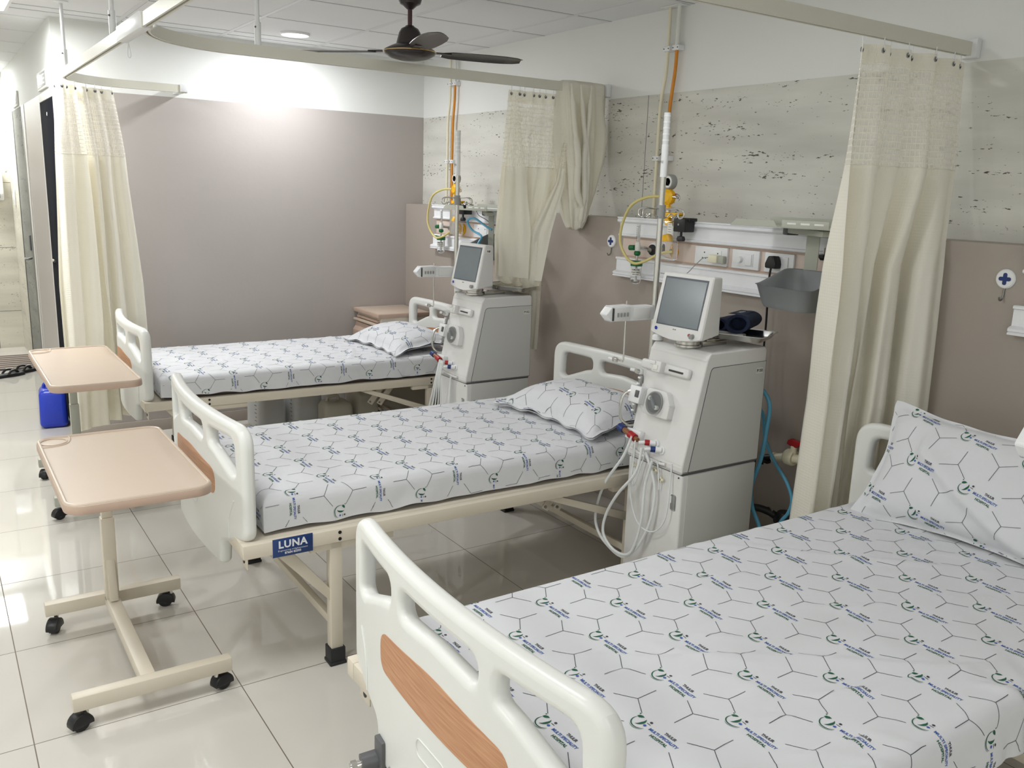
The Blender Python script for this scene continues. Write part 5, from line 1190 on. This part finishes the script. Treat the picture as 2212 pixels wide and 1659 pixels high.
# ---------------------------------------------------------------- curtains
def sstep(t): t = max(0, min(1, t)); return t * t * (3 - 2 * t)
def curtain_sheet(levels, cloth_w, folds, amp, seed, zt, zb, part='both', s0=0.0, s1=1.0, dy=0.0, ns=None, nz=None, ampz=None):
    """levels: [(z, [(x, y), ...])] from the top down; returns f(s, z) -> Vector"""
    def path(z, s):
        for k in range(len(levels) - 1):
            za, pa = levels[k]; zb_, pb = levels[k + 1]
            if z >= zb_ or k == len(levels) - 2:
                t = max(0, min(1, (za - z) / (za - zb_)))
                return lerp_path([(*p, 0) for p in pa], s).lerp(lerp_path([(*p, 0) for p in pb], s), t)
    def f(s, z):
        p = path(z, s); q = path(z, min(1, s + 0.01)) - path(z, max(0, s - 0.01)); n = Vector((-q.y, q.x, 0)).normalized()
        t = (zt - z) / (zt - zb)
        ph = folds * 2 * PI * (s + 0.035 * math.sin(7 * s + seed) + 0.02 * math.sin(2.5 * t + seed * 2 + s * 6))
        A = amp * (0.45 + 0.75 * sstep(t * 2.2)) * (0.75 + 0.35 * math.sin(s * 11 + seed * 1.7))
        if ampz: A *= ampz(z)
        w = math.sin(ph); w = w * (1.25 - 0.25 * w * w)
        w2 = 0.28 * math.sin(2.3 * ph + seed + 1.5 * t)
        off = A * (w + w2 * sstep(t * 1.5)) + 0.006 * noise.noise(Vector((s * 9, z * 3.2, seed)))
        along = 0.25 * A * math.cos(ph) * 0.6
        return Vector((p.x, p.y + dy, z)) + n * off + q.normalized() * along
    return f
def cloth_part(name, par, f, za, zb, mat, cloth_w, ns, dz=0.02, zbf=None, thick=0.0):
    nz = max(2, int((za - zb) / dz)); m = MB(); vs = []; o = 0
    for j in range(nz + 1):
        for i in range(ns + 1):
            s = i / ns; zz = za + (zb - za) * j / nz
            if zbf: zz = za + ((zb + zbf(s)) - za) * j / nz
            vs.append(f(s, zz)); m.uv[j * (ns + 1) + i] = (s * cloth_w, zz)
    m.add(vs, [[j * (ns + 1) + i, (j + 1) * (ns + 1) + i, (j + 1) * (ns + 1) + i + 1, j * (ns + 1) + i + 1] for j in range(nz) for i in range(ns)], mat)
    return m.build(name, par, angle=180)
def curtain(label, levels, cloth_w, folds, amp, seed, ztop, zbot, zbf=None, rings=8, ns=None, parts=True, ampz=None):
    t = thing('privacy_curtain', label, 'curtain'); ns = ns or int(folds * 22)
    f = curtain_sheet(levels, cloth_w, folds, amp, seed, ztop, zbot, ampz=ampz)
    cloth_part('hem_band', t, f, ztop, ztop - 0.055, 'curtain', cloth_w, ns)
    cloth_part('net_band', t, f, ztop - 0.055, 1.73, 'curtain_net', cloth_w, ns)
    cloth_part('cloth', t, f, 1.73, zbot, 'curtain', cloth_w, ns, zbf=zbf)
    m = MB(); pts = [f(i / ns, 1.73) for i in range(ns + 1)]; m.tube(pts, 0.0016, 'curtain', 5, 1); 
    m.uv = {i: (0, 0) for i in range(len(m.v))}; m.build('seam', t)
    for k in range(rings):
        s = (k + 0.5) / rings; p = f(s, ztop - 0.018)
        m = MB(); m.lathe([(0.005, -0.002), (0.0085, -0.001), (0.0085, 0.001), (0.005, 0.002), (0.005, -0.002)], 'grey_mid', 16, (p.x, p.y, p.z), 'y'); m.build('eyelet', t)
        m = MB(); m.tube([(p.x, p.y, p.z - 0.003), (p.x, p.y - 0.004, p.z + 0.010), (p.x, p.y, ztop + 0.008), (p.x, p.y, ZR + 0.002)], 0.0016, 'white_plastic', 6, 3); m.build('runner', t)
    return t, f
ZT = 2.098
curtain('cream curtain with net top hanging at the far left rail corner behind the last bed',
    [(2.10, [(0.645, 5.50), (0.70, 5.44), (0.78, 5.57), (0.99, 5.66)]), (1.75, [(0.63, 5.50), (0.72, 5.46), (0.80, 5.55), (1.03, 5.61)]), (1.0, [(0.60, 5.46), (0.72, 5.46), (0.84, 5.58), (1.08, 5.61)]), (0.15, [(0.60, 5.44), (0.72, 5.44), (0.86, 5.56), (1.09, 5.61)])],
    1.5, 5.0, 0.044, 1.3, ZT, 0.17, zbf=lambda s: 0.05 * s * s, rings=9)
curtain('cream curtain with net top gathered against the stone wall behind the foreground bed',
    [(2.10, [(2.475, 1.80), (3.075, 1.80)]), (1.72, [(2.475, 1.81), (3.03, 1.75)]), (1.40, [(2.51, 1.84), (2.73, 1.84), (2.92, 1.68)]), (0.9, [(2.565, 1.89), (2.73, 1.875), (2.915, 1.67)]), (0.15, [(2.53, 1.90), (2.75, 1.88), (2.91, 1.68)])],
    1.7, 4.4, 0.048, 4.1, ZT, 0.16, rings=9)
lv = [(2.10, [(2.473, 3.78), (2.80, 3.78)]), (1.70, [(2.447, 3.79), (2.79, 3.78)]), (1.36, [(2.535, 3.98), (2.74, 3.80)]), (1.13, [(2.62, 4.10), (2.75, 3.83)]), (1.08, [(2.765, 4.20), (2.765, 3.87)]), (0.72, [(2.80, 4.25), (2.80, 3.93)])]
t, f = curtain('cream curtain tucked behind the N8 dialysis machine with folds parting in a V', lv, 1.1, 4.5, 0.020, 2.2, ZT, 0.74, rings=8, ns=90)
def flap(name, edge, seed):
    L = [(z, [(xa, ya - 0.050), (xb, yb - 0.050)]) for z, xa, ya, xb, yb in edge]
    g = curtain_sheet(L, 0.4, 0.8, 0.010, seed, edge[0][0], edge[-1][0])
    za = edge[0][0]
    if za > 1.75:
        cloth_part(name, t, g, za, 1.73, 'curtain_net', 0.25, 14); za = 1.73
    cloth_part(name, t, g, za, edge[-1][0], 'curtain', 0.25, 14)
flap('left_front_fold', [(2.09, 2.462, 3.78, 2.49, 3.78), (1.72, 2.440, 3.79, 2.555, 3.79), (1.40, 2.520, 3.96, 2.655, 3.86), (1.15, 2.60, 4.08, 2.70, 3.93)], 0.4)
flap('right_front_fold', [(1.86, 2.785, 3.78, 2.80, 3.78), (1.66, 2.745, 3.78, 2.80, 3.78), (1.40, 2.650, 3.86, 2.755, 3.82), (1.14, 2.68, 3.98, 2.745, 3.87)], 0.9)

# spare curtain slung over the rail, its tail knotted
t = thing('bundled_curtain', 'cream curtain slung over the rail end and bunched into a sagging knot', 'curtain')
m = MB(); vs = []; n = 72; lev = [(2.172, 2.80, 3.06, .022), (2.165, 2.775, 3.072, .034), (2.10, 2.772, 3.066, .052), (2.0, 2.775, 3.062, .066), (1.87, 2.785, 3.058, .078), (1.75, 2.80, 3.045, .086), (1.62, 2.825, 3.005, .085), (1.54, 2.845, 2.975, .078), (1.48, 2.858, 2.962, .070), (1.435, 2.872, 2.945, .052), (1.415, 2.895, 2.925, .022)]
K = 60
def lv_at(z):
    for a, b in zip(lev, lev[1:]):
        if z >= b[0]:
            u = (a[0] - z) / (a[0] - b[0]); return [a[i] * (1 - u) + b[i] * u for i in range(1, 4)]
    return lev[-1][1:]
for j in range(K + 1):
    z = 2.172 - (2.172 - 1.415) * j / K; x0, x1, d = lv_at(z); cx = (x0 + x1) / 2; hx = (x1 - x0) / 2
    for i in range(n):
        a = 2 * PI * i / n; tt = j / K
        ff = 0.16 * math.sin(7 * a + 1.5 * math.sin(3.1 * tt + a)) + 0.09 * math.sin(13 * a - 2.4 * tt) + 0.10 * noise.noise(Vector((math.cos(a) * 2, math.sin(a) * 2, z * 4)))
        g = 1 + ff * min(1, 0.25 + tt * 2) * (1.2 if tt < .85 else 1.4)
        vs.append(Vector((cx + hx * math.cos(a) * g, 3.775 + d * math.sin(a) * g - 0.0, z + 0.018 * math.sin(3 * a + 8 * tt) * (tt > .02) * (tt < .98))))
        m.uv[j * n + i] = (a * 0.12, z)
fs = [[j * n + i, (j + 1) * n + i, (j + 1) * n + (i + 1) % n, j * n + (i + 1) % n] for j in range(K) for i in range(n)] + [[i for i in range(n)], [K * n + i for i in range(n)][::-1]]
m.add(vs, fs, 'curtain'); m.build('bunched_cloth', t, angle=180)
for ph, xx0, sgn in ((0.2, 2.80, 1), (1.1, 2.86, 1), (2.4, 2.93, -1)):
    m = MB(); pts = [(xx0, 3.705, 2.15), (xx0 + 0.02 * sgn, 3.690, 1.95), (xx0 + 0.045 * sgn, 3.680, 1.78), (xx0 + 0.04 * sgn + 0.01, 3.682, 1.62), (2.905 + 0.01 * sgn, 3.694, 1.50), (2.908, 3.72, 1.43)]
    m.tube(pts, [0.006, 0.013, 0.018, 0.018, 0.014, 0.008], 'curtain', 10, 6); m.uv = {i: (0, v[2]) for i, v in enumerate(m.v)}; m.build('rolled_pleat', t, angle=180)

# ---------------------------------------------------------------- bedside cabinet by the wall corner
t = thing('bedside_cabinet', 'cream bedside cabinet with peach top in the wall corner', 'cabinet', (2.55, 5.445, 0))
t.scale = (1, 0.83, 1)
m = MB(); m.box((0.02, 0.0, 0.06), (0.38, 0.48, 0.722), 'frame_cream', 0.003); m.build('carcass', t)
m = MB(); m.box((-0.01, -0.015, 0.722), (0.395, 0.495, 0.75), 'table_edge', 0.004, 2); m.box((0.0, -0.005, 0.746), (0.385, 0.485, 0.752), 'table_peach', 0.002); m.build('top', t)
m = MB(); m.box((0.0, 0.03, 0.685), (0.03, 0.45, 0.703), 'table_edge', 0.004); m.box((-0.025, 0.02, 0.665), (0.02, 0.46, 0.680), 'table_peach', 0.004); m.build('pull_out_shelf', t)
d = MB(); d.prism([(0.02, 0.655), (-0.005, 0.655), (-0.012, 0.625), (-0.030, 0.600), (-0.030, 0.540), (0.02, 0.540)], 0.03, 0.45, 'table_edge', 'xz', 0.003); d.build('drawer', t)
m = MB(); m.box((0.005, 0.03, 0.10), (0.022, 0.45, 0.52), 'table_edge', 0.003); o = m.build('door', t)
m = MB(); m.tube([(0.006, 0.40, 0.36), (-0.015, 0.40, 0.36), (-0.015, 0.40, 0.26), (0.006, 0.40, 0.26)], 0.004, 'chrome', 8, 4); m.build('handle', o)
for x in (0.04, 0.36):
    for y in (0.03, 0.45):
        m = MB(); m.cyl((x, y, 0), (x, y, 0.06), 0.016, 'rubber', 14); m.build('foot', t)

# ---------------------------------------------------------------- canisters
def canister(label, loc, w, d, h, mat, capmat, rz=0.0, group=None, ribs=True, fill=0.0, cap=True):
    t = thing('canister', label, 'canister', loc, rz, group)
    bm = bmesh.new(); bmesh.ops.create_cube(bm, size=1)
    for v in bm.verts: v.co = Vector((v.co.x * w, v.co.y * d, (v.co.z + 0.5) * h))
    bmesh.ops.bevel(bm, geom=list(bm.edges), offset=min(w, d) * 0.2, segments=4, profile=0.5, affect='EDGES')
    for v in bm.verts:
        q = v.co.z / h
        if q > 0.8: v.co.x *= 1 - (q - 0.8) * 0.7; v.co.y *= 1 - (q - 0.8) * 0.5
        if 0.28 < q < 0.34 or 0.62 < q < 0.68: v.co.x *= 0.97
    m = MB(); m.addbm(bm, mat); b = m.build('body', t, angle=50)
    m = MB(); m.tube([(-w * 0.28, 0, h - 0.012), (-w * 0.25, 0, h + 0.022), (0.0, 0, h + 0.030), (w * 0.08, 0, h + 0.022), (w * 0.12, 0, h - 0.012)], 0.011, mat, 10, 5); m.build('grip', t)
    if cap:
        m = MB(); m.cyl((w * 0.30, 0, h - 0.02), (w * 0.30, 0, h + 0.004), 0.021, mat, 18); m.lathe([(0.0, h + 0.026), (0.022, h + 0.026), (0.025, h + 0.022), (0.025, h), (0.0, h)], capmat, 20, (w * 0.30, 0, 0)); m.build('screw_cap', t)
    if ribs:
        m = MB()
        for k in range(7): m.box((-w / 2 - 0.0012, -d * 0.26, h * (0.16 + 0.09 * k)), (-w / 2 + 0.002, -d * 0.26 + (0.030 if k % 2 else 0.018), h * (0.16 + 0.09 * k) + 0.002), 'dark_grey')
        m.build('level_marks', t, smooth=False)
    return t
canister('blue plastic canister with red cap on the corridor floor behind the overbed tables', (0.605, 6.30, 0), 0.165, 0.22, 0.255, 'blue_can', 'red', math.radians(-6), ribs=False)
G = 'white canisters under the farthest bed'
canister('white canister with level marks, leftmost of the row under the farthest bed', (1.80, 5.60, 0), 0.19, 0.26, 0.29, 'jerry', 'white_plastic', 0.06, G)
canister('white canister with level marks, second of the row under the farthest bed', (2.02, 5.52, 0), 0.20, 0.27, 0.30, 'jerry', 'white_plastic', 0.02, G)
canister('white canister, third in the row and set back against the end wall', (2.25, 5.66, 0), 0.20, 0.26, 0.30, 'jerry', 'white_plastic', -0.03, G)
canister('smaller yellowed canister standing in front under the farthest bed', (2.15, 5.26, 0), 0.20, 0.18, 0.23, 'jerry_old', 'white_plastic', -0.05, None, ribs=False, cap=False)
canister('yellowed canister at the head end of the row under the farthest bed', (2.375, 5.34, 0), 0.17, 0.22, 0.27, 'jerry_old', 'white_plastic', 0.0, None, ribs=False)

# ---------------------------------------------------------------- corridor floor
m = MB(); m.box((0.27, 8.28, 0.0005), (0.69, 8.93, 0.012), 'mat_fabric', 0.004); tag(m.build('door_mat'), 'dark striped mat on the corridor floor before the stone wall', 'mat')
def slipper(label, loc, rz):
    t = thing('slipper', label, 'slipper', loc, rz)
    sole = [(0.13, 0.0), (0.12, 0.035), (0.06, 0.047), (-0.02, 0.036), (-0.09, 0.034), (-0.125, 0.02), (-0.13, 0.0), (-0.125, -0.02), (-0.09, -0.034), (-0.02, -0.034), (0.06, -0.044), (0.12, -0.032)]
    m = MB(); m.prism(round_poly(sole, 0.02, 3), 0.0, 0.022, 'black_plastic', 'xy', 0.004); m.build('sole', t)
    m = MB(); m.prism(round_poly([(a * 0.92, b * 0.85) for a, b in sole], 0.02, 3), 0.022, 0.025, 'dark_grey', 'xy', 0.001, 1); m.build('insole', t)
    m = MB()
    for s in (-1, 1): m.tube([(0.08, 0, 0.024), (0.05, s * 0.018, 0.048), (0.0, s * 0.036, 0.050), (-0.03, s * 0.042, 0.020)], 0.009, 'black_plastic', 10, 6)
    m.build('strap', t)
    m = MB()
    for s in (-1, 1): m.tube([(0.05, s * 0.018, 0.057), (0.025, s * 0.028, 0.059), (0.0, s * 0.036, 0.058)], 0.0035, 'label_white', 8, 6)
    m.build('strap_stripe', t)
slipper('black slipper with white-striped strap, farther from the corridor wall', (0.47, 8.02, 0), math.radians(28))
slipper('black slipper with white-striped strap, nearer the corridor wall', (0.58, 8.14, 0), math.radians(35))

# ---------------------------------------------------------------- small wall things
def wall_hook(label, y, z):
    t = thing('wall_hook', label, 'hook', (XD, y, z)); s = 1.0
    m = MB(); m.lathe([(0.032, 0.0), (0.032, -0.005), (0.028, -0.009), (0.0, -0.010)], 'white_plastic', 36, axis='x'); m.build('disc', t)
    m = MB(); m.prism(rpoly(-0.0065, -0.020, 0.0065, 0.020, 0.006, 4), -0.0115, -0.009, 'blue', 'yz', 0.0006, 1); m.prism(rpoly(-0.020, -0.0065, 0.020, 0.0065, 0.006, 4), -0.0117, -0.009, 'blue', 'yz', 0.0006, 1); m.build('cross_emblem', t)
    m = MB(); m.tube([(-0.003, 0, -0.03), (-0.005, 0, -0.055), (-0.010, 0, -0.068), (-0.022, 0.0, -0.070), (-0.028, 0.0, -0.060)], 0.0028, 'steel_dark', 8, 5); m.build('hook', t)
wall_hook('round white hook with blue cross on the taupe wall left of the nearer service panel', 3.510, 1.372)
wall_hook('round white hook with blue cross on the taupe wall right of the gathered curtain', 1.496, 1.380)
# plug, adapter
t = thing('power_plug', 'black three-pin plug in the last outlet above the grey basket', 'plug', (XD - 0.026, 2.42, 1.352))
m = MB(); m.prism(round_poly([(-0.028, -0.020), (0.028, -0.020), (0.028, 0.0), (0.014, 0.030), (-0.014, 0.030), (-0.028, 0.0)], 0.010, 4), -0.042, 0.0, 'black_plastic', 'yz', 0.005, 2); m.build('plug_body', t)
m = MB(); m.tube([(-0.03, 0.002, -0.018), (-0.032, 0.004, -0.05), (-0.030, 0.005, -0.12), (-0.03, 0.0, -0.25), (-0.03, -0.002, -0.45), (-0.05, -0.03, -0.75), (-0.06, -0.02, -1.05), (-0.12, 0.0, -1.28)], 0.0045, 'black_plastic', 10, 6); m.build('lead', t)
t = thing('phone_adapter', 'small cream charger plugged in the first outlet with a thin wire', 'charger', (XD - 0.0295, 2.755, 1.345))
m = MB(); m.box((-0.030, -0.030, -0.018), (0.0, 0.022, 0.016), 'cream_plastic', 0.004); m.box((-0.022, -0.062, -0.020), (0.0, -0.028, 0.014), 'table_grey', 0.003); m.build('adapter_body', t)
m = MB(); m.tube([(-0.02, 0.020, 0.002), (-0.035, 0.045, -0.002), (-0.05, 0.075, -0.035), (-0.10, 0.095, -0.08), (-0.30, 0.03, -0.06), (-0.45, -0.25, -0.04), (-0.52, -0.42, -0.025)], 0.0018, 'grey_mid', 6, 8); m.build('wire', t)
m = MB(); m.tube([(2.90, 4.78, 1.50), (2.90, 4.74, 1.455), (2.905, 4.66, 1.43), (2.905, 4.58, 1.405), (2.905, 4.50, 1.39)], 0.0022, 'dark_grey', 6, 8); tag(m.build('thin_cable'), 'thin dark cable sagging across the far service panel beside the open curtain', 'cable')

# tap, hoses
t = thing('water_valve', 'cream water valve with red lever on the taupe wall behind the nearer machine', 'valve', (2.90, 2.22, 0.575))
m = MB(); m.tube([(0.055, -0.055, 0.0), (0.0, -0.045, 0.002), (-0.01, -0.02, 0.0), (-0.012, 0.0, 0.0)], 0.019, 'cream_plastic', 16, 3); m.lathe([(0.030, -0.014), (0.034, -0.006), (0.034, 0.022), (0.028, 0.030)], 'cream_plastic', 24, (-0.008, -0.01, 0), 'y'); m.cyl((-0.01, 0.02, -0.004), (-0.012, 0.075, -0.022), 0.017, 'cream_plastic', 18); m.cyl((-0.012, 0.068, -0.019), (-0.012, 0.080, -0.023), 0.021, 'cream_plastic', 18); m.build('valve_body', t)
m = MB(); m.cyl((-0.009, -0.015, 0.02), (-0.009, -0.015, 0.052), 0.013, 'cream_plastic', 16); m.build('stem', t)
m = MB(); m.prism(round_poly([(-0.115, 0.060), (-0.115, 0.072), (0.0, 0.078), (0.012, 0.072), (0.016, 0.055), (0.0, 0.050), (-0.03, 0.048), (-0.045, 0.060)], 0.004, 3), -0.020, 0.004, 'red', 'yz', 0.003, 2); m.build('lever', t)
m = MB(); m.cyl((-0.012, 0.078, -0.022), (-0.014, 0.115, -0.034), 0.015, 'black_plastic', 16); m.tube([(-0.014, 0.112, -0.032), (-0.014, 0.130, -0.042), (-0.02, 0.135, -0.065)], 0.011, 'black_plastic', 12, 5); m.box((-0.03, 0.095, -0.055), (-0.005, 0.125, -0.040), 'black_plastic', 0.003); m.build('hose_tail', t)
for nm, lb, pts, r in (('water_hose', 'light blue hose hanging down close behind the nearer machine', [(2.70, 2.285, 0.90), (2.72, 2.239, 0.860), (2.725, 2.213, 0.81), (2.72, 2.213, 0.715), (2.72, 2.227, 0.591), (2.72, 2.261, 0.463), (2.72, 2.247, 0.38), (2.72, 2.201, 0.308), (2.74, 2.15, 0.15), (2.82, 2.14, 0.06), (2.90, 2.20, 0.03)], 0.0085),
                       ('water_hose', 'light blue hose bowing out below the red-levered valve', [(2.72, 2.34, 0.80), (2.78, 2.335, 0.790), (2.83, 2.328, 0.735), (2.84, 2.312, 0.636), (2.84, 2.257, 0.556), (2.84, 2.183, 0.485), (2.84, 2.149, 0.42), (2.84, 2.16, 0.36), (2.84, 2.194, 0.307), (2.85, 2.24, 0.2), (2.88, 2.30, 0.05)], 0.0075)):
    m = MB(); m.tube(pts, r, 'tube_blue', 12, 8); tag(m.build(nm), lb, 'hose')
m = MB(); m.tube([(2.67, 2.36, 0.27), (2.75, 2.36, 0.31), (2.84, 2.34, 0.325), (2.88, 2.29, 0.315), (2.90, 2.255, 0.295)], 0.016, 'hose_black', 14, 8); m.lathe([(0.020, 0.27), (0.045, 0.285), (0.046, 0.30), (0.030, 0.33), (0.0, 0.332)], 'hose_black', 24, (2.905, 2.225, 0)); m.cyl((2.905, 2.225, 0.05), (2.905, 2.225, 0.28), 0.025, 'hose_black', 18); m.lathe([(0.017, -0.004), (0.021, -0.004), (0.021, 0.004), (0.017, 0.004)], 'chrome', 22, (2.882, 0, 0.0), 'x', M=Matrix.Translation((0, 2.29, 0.315))); tag(m.build('drain_hose'), 'thick black drain hose with its standing elbow low behind the nearer machine', 'hose')
m = MB(); m.tube([(2.66, 2.30, 0.47), (2.70, 2.315, 0.46), (2.725, 2.31, 0.40), (2.73, 2.30, 0.30), (2.73, 2.30, 0.20), (2.74, 2.30, 0.05)], 0.006, 'tube_clear', 10, 6); m.cyl((2.73, 2.30, 0.30), (2.73, 2.30, 0.24), 0.012, 'white_plastic', 14); tag(m.build('clear_hose'), 'thin clear hose dropping beside the black drain hose', 'hose')
